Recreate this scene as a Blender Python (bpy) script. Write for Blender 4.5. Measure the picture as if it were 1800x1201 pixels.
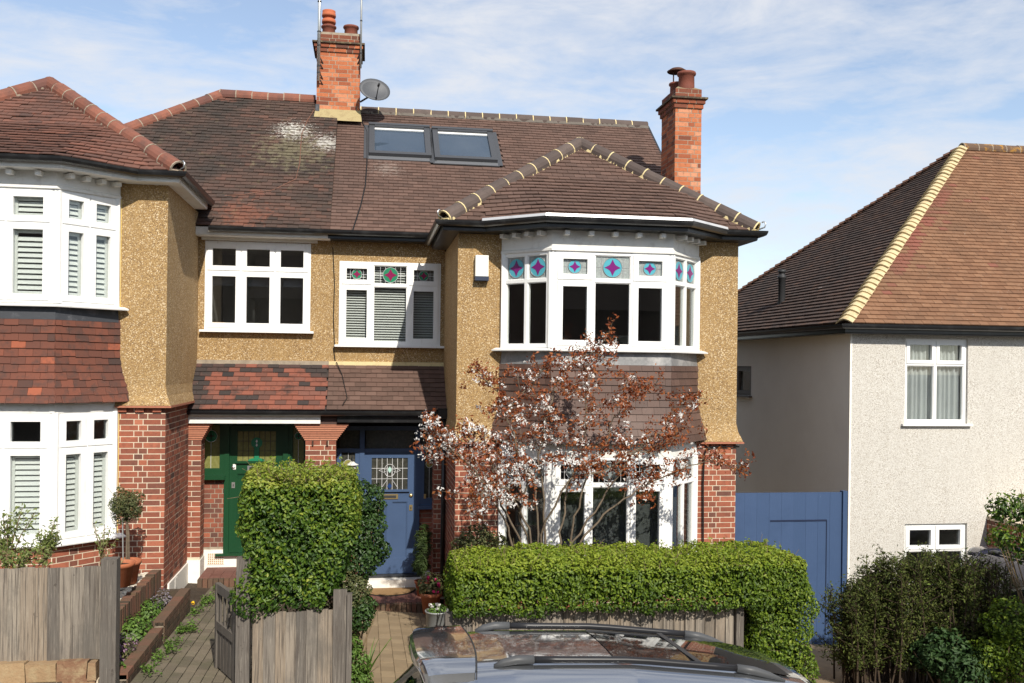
import bpy, bmesh, math, random
import numpy as np
from mathutils import Vector, Matrix
random.seed(7); rng = np.random.default_rng(11)
R = math.radians
sc = bpy.context.scene
col = sc.collection
for o in list(bpy.data.objects): bpy.data.objects.remove(o)

# ------------------------------------------------------------------ camera, sky, sun, exposure
# axes: X along the house fronts (to the right), Y away from the street, Z up; the lens is at the origin
F, CX, CY, TH, PH = 1650., 900., 643., R(8.75), R(.7)
FW = Vector((math.sin(TH), math.cos(TH), 0)); R0 = Vector((math.cos(TH), -math.sin(TH), 0)); U0 = Vector((0, 0, 1))
RT = R0*math.cos(PH) + U0*math.sin(PH); UP = U0*math.cos(PH) - R0*math.sin(PH)
cam = bpy.data.cameras.new('camera'); camo = bpy.data.objects.new('camera', cam); col.objects.link(camo)
cam.sensor_width = 36; cam.lens = 36*F/1800; cam.shift_y = (CY-600.5)/1800; cam.clip_start = .05; cam.clip_end = 2000
camo.matrix_world = Matrix((RT, UP, -FW)).transposed().to_4x4()
sc.camera = camo
SUN_DIR = Vector((-.20, 1, -.80)).normalized()
sl = bpy.data.lights.new('sun', 'SUN'); sl.energy = 4.7; sl.angle = R(.53); sl.color = (1, .94, .84)
so = bpy.data.objects.new('sun', sl); col.objects.link(so); so.rotation_euler = SUN_DIR.to_track_quat('-Z', 'Y').to_euler()
so.location = (3, -6, 12)
wd = bpy.data.worlds.new('World'); sc.world = wd; wd.use_nodes = True
nt = wd.node_tree; nt.nodes.clear()
def wn(t, **k):
    n = nt.nodes.new(t)
    for a, b in k.items(): setattr(n, a, b)
    return n
wo = wn('ShaderNodeOutputWorld'); bg = wn('ShaderNodeBackground'); sky = wn('ShaderNodeTexSky', sky_type='NISHITA', sun_disc=False)
sky.sun_elevation = math.asin(-SUN_DIR.z); sky.sun_rotation = math.atan2(-SUN_DIR.x, -SUN_DIR.y)
sky.air_density = 1.0; sky.dust_density = .25; sky.ozone_density = 1.6
tc = wn('ShaderNodeTexCoord'); mp = wn('ShaderNodeMapping'); mp.inputs['Scale'].default_value = (1.0, 1.0, 3.4); mp.inputs['Rotation'].default_value = (0.1, R(14), R(20))
n1 = wn('ShaderNodeTexNoise'); n1.inputs['Scale'].default_value = 3.6; n1.inputs['Detail'].default_value = 9; n1.inputs['Roughness'].default_value = .62; n1.inputs['Distortion'].default_value = .35
cr = wn('ShaderNodeValToRGB'); cr.color_ramp.elements[0].position = .56; cr.color_ramp.elements[1].position = .84
cr.color_ramp.elements[0].color = (.10, .10, .10, 1); cr.color_ramp.elements[1].color = (.88, .88, .88, 1)
mx = wn('ShaderNodeMixRGB'); mx.inputs[2].default_value = (5.2, 5.35, 5.7, 1)
hs = wn('ShaderNodeHueSaturation'); hs.inputs['Saturation'].default_value = .90; hs.inputs['Value'].default_value = 1.08
L = nt.links.new
L(tc.outputs['Generated'], mp.inputs[0]); L(mp.outputs[0], n1.inputs['Vector']); n2 = wn('ShaderNodeTexNoise'); n2.inputs['Scale'].default_value = 11; n2.inputs['Detail'].default_value = 6; n2.inputs['Roughness'].default_value = .6; n2.inputs['Distortion'].default_value = .6
ma = wn('ShaderNodeMath', operation='MULTIPLY_ADD'); ma.inputs[1].default_value = .42; L(mp.outputs[0], n2.inputs['Vector']); L(n2.outputs['Fac'], ma.inputs[0]); L(n1.outputs['Fac'], ma.inputs[2]); L(ma.outputs[0], cr.inputs[0])
L(cr.outputs[0], mx.inputs[0]); L(sky.outputs[0], hs.inputs['Color']); L(hs.outputs[0], mx.inputs[1]); L(mx.outputs[0], bg.inputs[0]); L(bg.outputs[0], wo.inputs[0])
bg.inputs[1].default_value = .13
vs = sc.view_settings; vs.view_transform = 'Standard'; vs.look = 'None'; vs.exposure = .26; vs.gamma = 1; vs.use_curve_mapping = False
sc.render.engine = 'CYCLES'; sc.cycles.max_bounces = 6; sc.cycles.transparent_max_bounces = 12; sc.cycles.use_denoising = True
try: sc.cycles.denoiser = 'OPENIMAGEDENOISE'
except Exception: pass

# ------------------------------------------------------------------ measuring helpers (photo pixel -> point on a real plane)
def ray(x, y): return FW + RT*((x-CX)/F) - UP*((y-CY)/F)
def at(x, y, Y): d = ray(x, y); return d*(Y/d.y)
def atX(x, y, X): d = ray(x, y); return d*(X/d.x)
def atplane(x, y, O, N): d = ray(x, y); return d*(O.dot(N)/d.dot(N))
def zg(X, Y):
    k = .04 + .035*min(max((X+1.2)/.7, 0), 1)
    return -3.22 - .08*min(max(X, -14), 16) - k*(min(max(Y, 9.3), 14)-9.3)
def atg(x, y, h=0):
    d = ray(x, y); t = 9.
    for i in range(60): t = (zg(d.x*t, d.y*t)+h)/d.z
    return d*t
def proj(p):
    zc = max(p.dot(FW), .1); return CX+F*p.dot(RT)/zc, CY-F*p.dot(UP)/zc

# ------------------------------------------------------------------ materials
MATS = {}
def mat(name, stops, rough=.8, noise=None, bump=None, spec=.3, metal=0, coat=0, extra=None, sub=0, emit=None):
    """stops: colours along the piece's own 'tint'; noise=(scale, colour, amount, lo, hi) stain; bump=(scale, strength, dist)"""
    if name in MATS: return MATS[name]
    m = bpy.data.materials.new(name); m.use_nodes = True; t = m.node_tree; b = t.nodes['Principled BSDF']
    def N(ty, **k):
        n = t.nodes.new(ty)
        for a, v in k.items(): setattr(n, a, v)
        return n
    if not isinstance(stops[0], (tuple, list)): stops = [stops]
    if len(stops) > 1:
        a = N('ShaderNodeAttribute', attribute_name='tint'); r = N('ShaderNodeValToRGB'); e = r.color_ramp.elements
        while len(e) < len(stops): e.new(.5)
        for i, c in enumerate(stops): e[i].position = i/(len(stops)-1); e[i].color = (*c, 1)
        t.links.new(a.outputs['Fac'], r.inputs[0]); out = r.outputs[0]
    else:
        r = N('ShaderNodeRGB'); r.outputs[0].default_value = (*stops[0], 1); out = r.outputs[0]
    g = N('ShaderNodeNewGeometry'); pos = g.outputs['Position']
    for nz in ([noise] if noise and not isinstance(noise[0], (tuple, list)) else (noise or [])):
        sc_, c, amt, lo, hi = nz[:5]
        n = N('ShaderNodeTexNoise'); n.inputs['Detail'].default_value = 6; n.inputs['Roughness'].default_value = .65
        if isinstance(sc_, (tuple, list)):
            mpn = N('ShaderNodeMapping'); mpn.inputs['Scale'].default_value = sc_; t.links.new(pos, mpn.inputs[0]); t.links.new(mpn.outputs[0], n.inputs['Vector']); n.inputs['Scale'].default_value = 1
        else:
            n.inputs['Scale'].default_value = sc_; t.links.new(pos, n.inputs['Vector'])
        f = n.outputs['Fac']
        if len(nz) > 5:   # a patch round a place: (centre, radius)
            cc, rad = nz[5]
            d = N('ShaderNodeVectorMath', operation='DISTANCE'); t.links.new(pos, d.inputs[0]); d.inputs[1].default_value = cc
            q = N('ShaderNodeMapRange'); q.inputs[1].default_value = 0; q.inputs[2].default_value = rad; q.inputs[3].default_value = .22; q.inputs[4].default_value = -.30
            t.links.new(d.outputs['Value'], q.inputs[0]); ad = N('ShaderNodeMath', operation='ADD'); t.links.new(f, ad.inputs[0]); t.links.new(q.outputs[0], ad.inputs[1]); f = ad.outputs[0]
        mr = N('ShaderNodeMapRange'); mr.inputs[1].default_value = lo; mr.inputs[2].default_value = hi; mr.inputs[4].default_value = amt; mr.clamp = True
        t.links.new(f, mr.inputs[0])
        mxx = N('ShaderNodeMixRGB'); t.links.new(mr.outputs[0], mxx.inputs[0]); t.links.new(out, mxx.inputs[1]); mxx.inputs[2].default_value = (*c, 1); out = mxx.outputs[0]
    if extra: out = extra(t, N, pos, out)
    t.links.new(out, b.inputs['Base Color'])
    b.inputs['Roughness'].default_value = rough; b.inputs['Specular IOR Level'].default_value = spec; b.inputs['Metallic'].default_value = metal
    if coat: b.inputs['Coat Weight'].default_value = coat; b.inputs['Coat Roughness'].default_value = .03
    if bump:
        n = N('ShaderNodeTexNoise'); n.inputs['Detail'].default_value = 4
        if isinstance(bump[0], (tuple, list)):
            mpn = N('ShaderNodeMapping'); mpn.inputs['Scale'].default_value = bump[0]; t.links.new(pos, mpn.inputs[0]); t.links.new(mpn.outputs[0], n.inputs['Vector']); n.inputs['Scale'].default_value = 1
        else: n.inputs['Scale'].default_value = bump[0]; t.links.new(pos, n.inputs['Vector'])
        bp = N('ShaderNodeBump'); bp.inputs['Strength'].default_value = bump[1]; bp.inputs['Distance'].default_value = bump[2]
        t.links.new(n.outputs['Fac'], bp.inputs['Height']); t.links.new(bp.outputs[0], b.inputs['Normal'])
    if sub:   # leaves let light through
        tr = N('ShaderNodeBsdfTranslucent'); mixs = N('ShaderNodeMixShader'); mixs.inputs[0].default_value = sub
        t.links.new(out, tr.inputs[0]); t.links.new(b.outputs[0], mixs.inputs[1]); t.links.new(tr.outputs[0], mixs.inputs[2])
        t.links.new(mixs.outputs[0], t.nodes['Material Output'].inputs[0])
    MATS[name] = m; return m

def pebble(cols, scale, bumpd):
    """pebbledash: small stones of several colours bedded in render"""
    def ex(t, N, pos, out):
        v = N('ShaderNodeTexVoronoi'); v.inputs['Scale'].default_value = scale; t.links.new(pos, v.inputs['Vector'])
        sep = N('ShaderNodeSeparateColor'); t.links.new(v.outputs['Color'], sep.inputs[0])
        r = N('ShaderNodeValToRGB'); r.color_ramp.interpolation = 'CONSTANT'; e = r.color_ramp.elements
        while len(e) < len(cols): e.new(.5)
        for i, (p, c) in enumerate(cols): e[i].position = p; e[i].color = (*c, 1)
        t.links.new(sep.outputs[0], r.inputs[0])
        n = N('ShaderNodeTexNoise'); n.inputs['Scale'].default_value = 2.1; n.inputs['Detail'].default_value = 5; t.links.new(pos, n.inputs['Vector'])
        mr = N('ShaderNodeMapRange'); mr.inputs[1].default_value = .3; mr.inputs[2].default_value = .7; mr.inputs[3].default_value = .25; mr.inputs[4].default_value = .62; t.links.new(n.outputs['Fac'], mr.inputs[0])
        mxx = N('ShaderNodeMixRGB'); t.links.new(mr.outputs[0], mxx.inputs[0]); t.links.new(r.outputs[0], mxx.inputs[1]); t.links.new(out, mxx.inputs[2])
        bp = N('ShaderNodeBump'); bp.inputs['Strength'].default_value = .8; bp.inputs['Distance'].default_value = bumpd
        inv = N('ShaderNodeMath', operation='SUBTRACT'); inv.inputs[0].default_value = 1; t.links.new(v.outputs['Distance'], inv.inputs[1])
        t.links.new(inv.outputs[0], bp.inputs['Height']); t.links.new(bp.outputs[0], t.nodes['Principled BSDF'].inputs['Normal'])
        return mxx.outputs[0]
    return ex

def glass(name, tintc=(.012, .013, .015), refl=.10, see=.95):
    if name in MATS: return MATS[name]
    m = bpy.data.materials.new(name); m.use_nodes = True; t = m.node_tree; t.nodes.clear(); n = t.nodes.new
    o = n('ShaderNodeOutputMaterial'); g = n('ShaderNodeBsdfGlossy'); g.inputs['Roughness'].default_value = .015; g.inputs[0].default_value = (.9, .93, .95, 1)
    tr = n('ShaderNodeBsdfTransparent'); tr.inputs[0].default_value = (.93, .95, .94, 1); d = n('ShaderNodeBsdfDiffuse'); d.inputs[0].default_value = (*tintc, 1)
    m1 = n('ShaderNodeMixShader'); m1.inputs[0].default_value = see; t.links.new(d.outputs[0], m1.inputs[1]); t.links.new(tr.outputs[0], m1.inputs[2])
    fr = n('ShaderNodeLayerWeight'); fr.inputs[0].default_value = .5; pw = n('ShaderNodeMath'); pw.operation = 'POWER'; pw.inputs[1].default_value = 5; t.links.new(fr.outputs['Facing'], pw.inputs[0])
    mu = n('ShaderNodeMath'); mu.operation = 'MULTIPLY_ADD'; mu.inputs[1].default_value = 1-refl; mu.inputs[2].default_value = refl*.6; mu.use_clamp = True; t.links.new(pw.outputs[0], mu.inputs[0])
    m2 = n('ShaderNodeMixShader'); t.links.new(mu.outputs[0], m2.inputs[0]); t.links.new(m1.outputs[0], m2.inputs[1]); t.links.new(g.outputs[0], m2.inputs[2]); t.links.new(m2.outputs[0], o.inputs[0])
    MATS[name] = m; return m

BRICK = mat('red_brick', [(.075, .045, .038), (.15, .064, .046), (.25, .080, .048), (.32, .102, .058), (.40, .14, .082)], .9, [(14, (.05, .03, .03), .45, .48, .75), (60, (.36, .17, .11), .35, .55, .8)], (90, .5, .006))
CBRICK = mat('orange_chimney_brick', [(.12, .05, .035), (.27, .075, .036), (.42, .13, .055), (.50, .17, .075), (.56, .25, .14)], .9, [(20, (.10, .045, .03), .5, .5, .75)], (80, .6, .008))
TERRA = mat('terracotta_creasing', [(.38, .15, .09), (.50, .22, .135)], .85, [(25, (.13, .06, .045), .5, .5, .75)], (60, .4, .005))
MORTAR = mat('cream_mortar', (.62, .53, .40), .95, [(9, (.33, .27, .2), .6, .45, .75)], (120, .4, .004))
DMORTAR = mat('grey_mortar', (.34, .28, .21), .95, [(12, (.16, .13, .1), .6, .4, .7)], (120, .4, .004))
YMORTAR = mat('yellow_pointing', (.66, .54, .29), .9, [(20, (.35, .28, .15), .5, .5, .75)], (90, .5, .005))
RENDER = mat('brown_pebbledash', (.35, .225, .095), .9, [((7, 7, .6), (.22, .14, .065), .6, .46, .68), (1.1, (.42, .29, .135), .6, .48, .68)], extra=pebble([(0, (.16, .095, .045)), (.2, (.36, .23, .095)), (.48, (.46, .30, .13)), (.76, (.23, .145, .075)), (.88, (.80, .66, .45))], 95, .008), spec=.4)
WPEB = mat('white_pebbledash', (.55, .525, .475), .9, [((5, 5, .6), (.40, .37, .32), .5, .48, .72)], extra=pebble([(0, (.20, .155, .12)), (.13, (.55, .52, .455)), (.42, (.67, .645, .595)), (.80, (.36, .30, .24)), (.89, (.74, .72, .68))], 125, .006))
WREN = mat('cream_smooth_render', (.86, .84, .79), .85, [(1.3, (.76, .73, .68), .5, .4, .7)], (60, .2, .004))
WPAINT = mat('white_masonry_paint', (.80, .77, .70), .7, [(6, (.55, .5, .42), .5, .5, .8)], (60, .2, .004))
UPVC = mat('white_window_plastic', (.82, .82, .80), .38, [(2, (.70, .70, .67), .4, .45, .7), ((30, 30, 4), (.52, .50, .45), .45, .58, .74)], spec=.45)
WOODW = mat('white_painted_wood', (.74, .73, .69), .55, [(8, (.48, .45, .40), .6, .52, .75)], (40, .15, .004))
BLACKP = mat('black_gutter_plastic', (.012, .012, .013), .3, [(5, (.05, .05, .05), .5, .5, .7)], spec=.5)
GREYP = mat('grey_gutter', (.42, .42, .42), .5)
LEAD = mat('lead_flashing', (.21, .21, .21), .45, [(3.5, (.50, .48, .46), .7, .45, .7), (18, (.10, .10, .11), .5, .5, .7)], (14, .3, .01), metal=.25)
DLEAD = mat('dark_lead_flashing', (.045, .048, .055), .5, [(5, (.14, .14, .15), .7, .5, .7), (40, (.5, .5, .5), .6, .68, .74)], (14, .3, .01))
HIPB = mat('brown_hip_tile', [(.075, .055, .048), (.11, .082, .070)], .75, [(7, (.05, .04, .036), .5, .45, .7)], (60, .3, .004))
HIPR = mat('red_hip_tile', [(.17, .066, .044), (.24, .092, .060), (.14, .06, .046)], .85, [(6, (.08, .05, .042), .6, .46, .7), (50, (.5, .45, .38), .5, .70, .76)], (60, .4, .005))
TILE_R = mat('brown_roof_tile', [(.088, .053, .041), (.108, .065, .050), (.125, .074, .057), (.145, .088, .068)], .82, [(1.1, (.075, .050, .041), .5, .45, .7), (26, (.20, .13, .10), .3, .55, .8), ((20, 20, 50), (.34, .29, .25), .4, .59, .70, ((0.3, 16.3, 3.35), .9))], (70, .3, .004))
TILE_L = mat('weathered_roof_tile', [(.052, .036, .029), (.072, .046, .036), (.088, .052, .040), (.115, .060, .044)], .9,
             [(.9, (.036, .031, .027), .8, .42, .62), (1.7, (.17, .068, .045), .7, .60, .70), (9, (.20, .075, .046), .6, .52, .66, ((-1.9, 15.0, 2.3), 1.0)), (5, (.16, .13, .075), .5, .60, .75), ((22, 20, 55), (.58, .56, .50), .85, .58, .66, ((-1.35, 17.1, 4.05), 1.0)), ((22, 20, 60), (.52, .50, .45), .75, .58, .67, ((-.75, 16.8, 3.85), .95)), (9, (.17, .15, .09), .6, .50, .66, ((-1.3, 16.6, 3.6), 1.6)), (45, (.6, .58, .5), .8, .69, .73)], (50, .5, .008))
TILE_B = mat('red_brown_roof_tile', [(.092, .052, .042), (.135, .066, .049), (.16, .073, .052), (.20, .088, .062)], .88, [(.8, (.075, .046, .038), .75, .45, .62), (12, (.30, .10, .06), .4, .58, .7), (45, (.5, .46, .4), .6, .70, .75)], (50, .5, .008))
TILE_P = mat('mottled_porch_tile', [(.035, .030, .029), (.055, .040, .036), (.19, .070, .047), (.235, .084, .056), (.11, .057, .045), (.26, .10, .07)], .88, [(3, (.04, .035, .032), .8, .52, .66), (30, (.7, .68, .6), .9, .69, .73)], (50, .5, .008))
TILE_D = mat('tan_roof_tile', [(.165, .083, .046), (.205, .105, .058), (.24, .128, .072), (.215, .080, .055)], .88, [(.9, (.15, .085, .05), .7, .42, .66), (7, (.13, .075, .048), .5, .55, .7), (30, (.58, .52, .44), .8, .66, .72)], (60, .4, .006))
TILE_DS = mat('lichened_shaded_roof_tile', [(.075, .050, .040), (.10, .064, .05), (.085, .06, .05), (.14, .08, .055)], .9, [(1.2, (.05, .042, .038), .6, .45, .7), ((10, 4, 30), (.55, .53, .48), .8, .67, .73), (2.2, (.19, .08, .045), .6, .66, .76)], (60, .4, .006))  # shade of the side slope put into darker tile colours, plus lichen
WTILE_R = mat('brown_wall_tile', [(.066, .036, .027), (.090, .049, .036), (.112, .063, .047), (.14, .084, .064)], .6, [(1.6, (.17, .125, .105), .35, .52, .75), (30, (.05, .03, .025), .4, .5, .75)], ((120, 120, 12), .25, .003), spec=.4)
WTILE_L = mat('red_wall_tile', [(.060, .036, .030), (.11, .047, .034), (.155, .056, .036), (.185, .064, .040), (.30, .09, .048)], .85, [(9, (.055, .04, .035), .65, .48, .66), (55, (.6, .55, .5), .7, .70, .74)], (60, .4, .005))
DECK = mat('roof_underlay', (.03, .024, .02), .95)
ROOM = mat('dim_room_plaster', (.34, .32, .30), .9)
BLUE = mat('blue_gloss_paint', (.055, .092, .175), .32, [(3, (.046, .078, .150), .5, .45, .7)], (30, .06, .003), spec=.5)
BLUEG = mat('blue_fence_paint', [(.042, .076, .155), (.048, .084, .170)], .55, [(2.5, (.035, .065, .135), .5, .45, .7), ((40, 40, 3), (.55, .58, .62), .8, .735, .76)], ((60, 60, 4), .3, .004))
GREEN = mat('green_gloss_paint', (.010, .056, .022), .3, [(3, (.008, .046, .018), .5, .45, .7)], (30, .06, .003), spec=.5)
BRASS = mat('brass', (.62, .47, .22), .35, metal=.9)
STEEL = mat('steel', (.62, .62, .60), .35, metal=.9)
GALV = mat('galvanised_steel', (.36, .37, .36), .5, [(9, (.24, .25, .25), .6, .45, .7)], metal=.4)
DARKM = mat('dark_metal', (.035, .036, .038), .5)
CABLE = mat('black_cable', (.012, .012, .012), .6)
COPPER = mat('brown_cable', (.16, .075, .05), .7)
WOOD = mat('weathered_fence_wood', [(.12, .105, .09), (.19, .165, .137), (.245, .21, .17), (.235, .185, .135), (.28, .24, .19)], .85, [((70, 70, 1.6), (.075, .062, .052), .85, .47, .60), ((150, 150, 4), (.42, .37, .30), .55, .54, .70), ((11, 11, 9), (.045, .036, .030), .8, .65, .72), ((3, 3, 1.6), (.10, .09, .078), .75, .5, .68)], ((90, 90, 3.5), .7, .006))
WOODB = mat('brown_post_wood', (.13, .052, .028), .8, [((50, 50, 2), (.05, .022, .014), .7, .45, .7)], ((90, 90, 3), .6, .006))
TPOT = mat('terracotta_pot', (.36, .115, .052), .8, [(9, (.48, .22, .13), .5, .5, .7)], (40, .2, .004))
SOIL = mat('soil', (.05, .036, .025), .95, [(5, (.09, .065, .045), .7, .45, .7)], (40, .8, .02))
STONE = mat('cream_pebble', [(.36, .31, .24), (.55, .50, .41), (.66, .62, .53)], .85, [(30, (.3, .25, .18), .5, .5, .75)])
PAVE = mat('mossy_brick_paver', [(.12, .10, .073), (.155, .128, .092), (.18, .15, .108)], .9, [(2.2, (.085, .085, .045), .6, .45, .68), (60, (.33, .29, .23), .5, .66, .75)], (60, .5, .006))
PAVET = mat('tan_paver', [(.24, .18, .11), (.28, .21, .13), (.31, .235, .145)], .9, [(2.2, (.21, .155, .09), .6, .45, .7), (50, (.17, .12, .08), .5, .6, .75)], (60, .4, .005))
JOINT = mat('mossy_joint', (.095, .088, .042), .95, [(6, (.045, .035, .02), .6, .45, .7)], (50, .5, .01))
TJOINT = mat('sandy_joint', (.19, .14, .085), .95, [(6, (.12, .09, .05), .6, .45, .7)])
OLDB = mat('weathered_wall_brick', [(.07, .05, .034), (.12, .075, .05), (.17, .08, .052), (.22, .10, .066)], .95, [(6, (.085, .075, .04), .6, .48, .68), (40, (.3, .25, .18), .4, .62, .75)], (60, .6, .008))
REDT = mat('red_quarry_tile', [(.15, .065, .05), (.19, .085, .066)], .7, [(9, (.12, .055, .045), .5, .5, .7)])
ASPH = mat('asphalt', (.055, .054, .052), .9, [(90, (.13, .125, .12), .5, .55, .75)], (150, .6, .006))
FLAG = mat('paving_slab', (.27, .25, .22), .9, [(3, (.17, .16, .14), .6, .45, .7)], (60, .3, .004))
KERBM = mat('granite_kerb', (.28, .27, .26), .85, [(40, (.16, .15, .15), .6, .45, .7)])
BARK = mat('grey_brown_bark', (.15, .115, .08), .9, [(14, (.06, .046, .034), .7, .45, .7)], (40, .6, .008))
TWIG = mat('pale_twig', (.21, .15, .085), .9, [(20, (.09, .06, .04), .7, .45, .7)])
LEAFH = mat('privet_leaf', [(.038, .074, .008), (.094, .155, .012), (.175, .248, .020), (.27, .325, .034)], .48, spec=.32, sub=.34)
LEAFM = mat('olive_privet_leaf', [(.022, .058, .007), (.070, .135, .012), (.165, .235, .022), (.31, .34, .05)], .46, spec=.36, sub=.32)
LEAFD = mat('dark_glossy_leaf', [(.016, .042, .010), (.034, .072, .014), (.060, .108, .022)], .45, spec=.35, sub=.15)
LEAFR = mat('copper_leaf', [(.16, .040, .018), (.27, .070, .024), (.37, .11, .034), (.42, .16, .055)], .5, spec=.35, sub=.4)
PETAL = mat('white_petal', [(.80, .78, .74), (.88, .87, .85)], .6, sub=.3)
LEAFX = mat('dull_conifer_leaf', [(.030, .044, .010), (.062, .080, .018), (.10, .112, .026), (.12, .17, .03)], .7, spec=.2, sub=.2)
LEAFN = mat('bright_shrub_leaf', [(.10, .14, .03), (.18, .22, .06), (.25, .29, .11)], .5, sub=.3)
LEAFO = mat('olive_leaf', [(.06, .075, .03), (.10, .115, .04), (.17, .15, .06)], .55, sub=.2)
WEED = mat('weed_green', [(.05, .10, .015), (.10, .18, .03), (.16, .26, .05)], .5, sub=.3)
PINK = mat('pink_petal', (.75, .05, .22), .6, sub=.3)
MAUVE = mat('mauve_petal', [(.24, .12, .22), (.42, .25, .38)], .7, sub=.3)
YELL = mat('yellow_petal', (.85, .55, .02), .6)
MAT_ = mat('coir_doormat', (.33, .20, .09), .95, [(60, (.2, .12, .05), .6, .45, .7)], (150, .8, .01))
CURT = mat('grey_curtain', (.50, .51, .51), .9, [(3, (.40, .41, .42), .5, .45, .7)])
BLIND = mat('white_blind', (.72, .72, .70), .55)
SHUT = mat('white_shutter', (.80, .80, .78), .45)
TEAL = mat('teal_glass', (.08, .36, .44), .2, spec=.6); PURP = mat('purple_glass', (.17, .012, .15), .2, spec=.6)
SGREEN = mat('green_stained_glass', (.02, .20, .10), .2, spec=.6); CRIM = mat('crimson_glass', (.22, .01, .07), .2, spec=.6); SYEL = mat('olive_yellow_glass', (.26, .25, .07), .25, spec=.6)
OBSC = mat('obscured_glass', (.26, .29, .28), .22, [(40, (.42, .45, .43), .5, .45, .6)], (90, .4, .004), spec=.6)
CAME = mat('lead_came', (.33, .34, .34), .4, metal=.4)
CAMEW = mat('bright_came', (.72, .72, .72), .35, metal=.3)
ALARM = mat('white_alarm_plastic', (.82, .82, .76), .5); ALARMB = mat('dark_blue_plastic', (.03, .04, .07), .4)
GLASS = glass('window_glass'); SKYG = glass('skylight_glass', (.06, .085, .12), .20, .25)
CARG = glass('car_glass', (.012, .014, .014), .08, .55)
# ------------------------------------------------------------------ mesh and object helpers
WM = {}
I4 = Matrix.Identity(4)
def place(o, parent=None, M=I4):
    col.objects.link(o); WM[o] = M.copy()
    if parent is not None: o.parent = parent; o.matrix_parent_inverse = WM[parent].inverted()
    o.matrix_basis = M; return o
def tag(o, label=None, cat=None, group=None, kind=None):
    if label: o['label'] = label
    if cat: o['category'] = cat
    if group: o['group'] = group
    if kind: o['kind'] = kind
    return o
def thing(name, loc, label, cat, group=None):
    o = bpy.data.objects.new(name, None); o.empty_display_size = .3
    return tag(place(o, None, Matrix.Translation(loc)), label, cat, group)
class MB:
    def __init__(s): s.v = []; s.f = []; s.t = []; s.m = []
    def add(s, vs, fs, tint=0., m=0):
        b = len(s.v); s.v += [tuple(p) for p in vs]
        for f in fs: s.f.append(tuple(b+i for i in f)); s.t.append(tint); s.m.append(m)
        return s
    def box(s, x0, x1, y0, y1, z0, z1, tint=0., m=0):
        return s.add([(x0,y0,z0),(x1,y0,z0),(x1,y1,z0),(x0,y1,z0),(x0,y0,z1),(x1,y0,z1),(x1,y1,z1),(x0,y1,z1)], BOXF, tint, m)
    def obox(s, c, a, b, n, tint=0., m=0):
        """centre and three half-extent vectors"""
        c = Vector(c); a = Vector(a); b = Vector(b); n = Vector(n)
        if a.cross(b).dot(n) < 0: a = -a
        return s.add([c-a-b-n, c+a-b-n, c+a+b-n, c-a+b-n, c-a-b+n, c+a-b+n, c+a+b+n, c-a+b+n], BOXF, tint, m)
    def quad(s, a, b, c, d, tint=0., m=0): return s.add([a, b, c, d], [(0, 1, 2, 3)], tint, m)
    def prism(s, poly, d, tint=0., m=0):
        n = len(poly); d = Vector(d); P = [Vector(p) for p in poly]
        nn = Vector((0, 0, 0))
        for i in range(n): nn += P[i].cross(P[(i+1) % n])
        if nn.dot(d) > 0: P = P[::-1]
        return s.add(P + [p+d for p in P], [tuple(range(n)), tuple(range(2*n-1, n-1, -1))] + [(i, n+i, n+(i+1) % n, (i+1) % n) for i in range(n)], tint, m)
    def tube(s, pts, r, k=6, tint=0., m=0, caps=True):
        P = [Vector(p) for p in pts]; n = len(P)
        rr = r if isinstance(r, (list, tuple)) else [r]*n
        vs = []; ref = None
        for i in range(n):
            d = (P[min(i+1, n-1)]-P[max(i-1, 0)])
            if d.length < 1e-9: d = Vector((0, 0, 1))
            d.normalize()
            if ref is None: ref = Vector((0, 0, 1)) if abs(d.z) < .9 else Vector((1, 0, 0))
            a = ref - d*ref.dot(d)
            if a.length < 1e-4: a = d.orthogonal()
            a.normalize(); b = d.cross(a); ref = a
            for j in range(k):
                w = 2*math.pi*j/k; vs.append(P[i] + (a*math.cos(w)+b*math.sin(w))*rr[i])
        fs = [(i*k+j, i*k+(j+1) % k, (i+1)*k+(j+1) % k, (i+1)*k+j) for i in range(n-1) for j in range(k)]
        if caps: fs += [tuple(range(k-1, -1, -1)), tuple((n-1)*k+j for j in range(k))]
        return s.add(vs, fs, tint, m)
    def lathe(s, prof, c, k=20, tint=0., m=0, axis=None):
        c = Vector(c); ax = (axis or Vector((0, 0, 1))).normalized(); a = ax.orthogonal().normalized(); b = ax.cross(a)
        vs = [c + ax*z + (a*math.cos(2*math.pi*j/k)+b*math.sin(2*math.pi*j/k))*r for (r, z) in prof for j in range(k)]
        n = len(prof)
        fs = [(i*k+j, i*k+(j+1) % k, (i+1)*k+(j+1) % k, (i+1)*k+j) for i in range(n-1) for j in range(k)]
        return s.add(vs, fs, tint, m)
    def sweep(s, pts, prof, tint=0., m=0):
        """profile (outward, up) carried along a level polyline; outward is to the right of travel"""
        P = [Vector(p) for p in pts]; n = len(P); k = len(prof); vs = []
        for i in range(n):
            d0 = (P[i]-P[i-1]) if i else (P[1]-P[0]); d1 = (P[i+1]-P[i]) if i < n-1 else d0
            d0 = Vector((d0.x, d0.y)).normalized(); d1 = Vector((d1.x, d1.y)).normalized()
            n0 = Vector((d0.y, -d0.x)); n1 = Vector((d1.y, -d1.x)); nn = (n0+n1).normalized(); nn = nn/max(.3, nn.dot(n0))
            vs += [P[i] + Vector((nn.x*a, nn.y*a, b)) for a, b in prof]
        fs = [(i*k+j, (i+1)*k+j, (i+1)*k+(j+1) % k, i*k+(j+1) % k) for i in range(n-1) for j in range(k)]
        fs += [tuple(range(k)), tuple((n-1)*k+j for j in range(k-1, -1, -1))]
        return s.add(vs, fs, tint, m)
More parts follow.
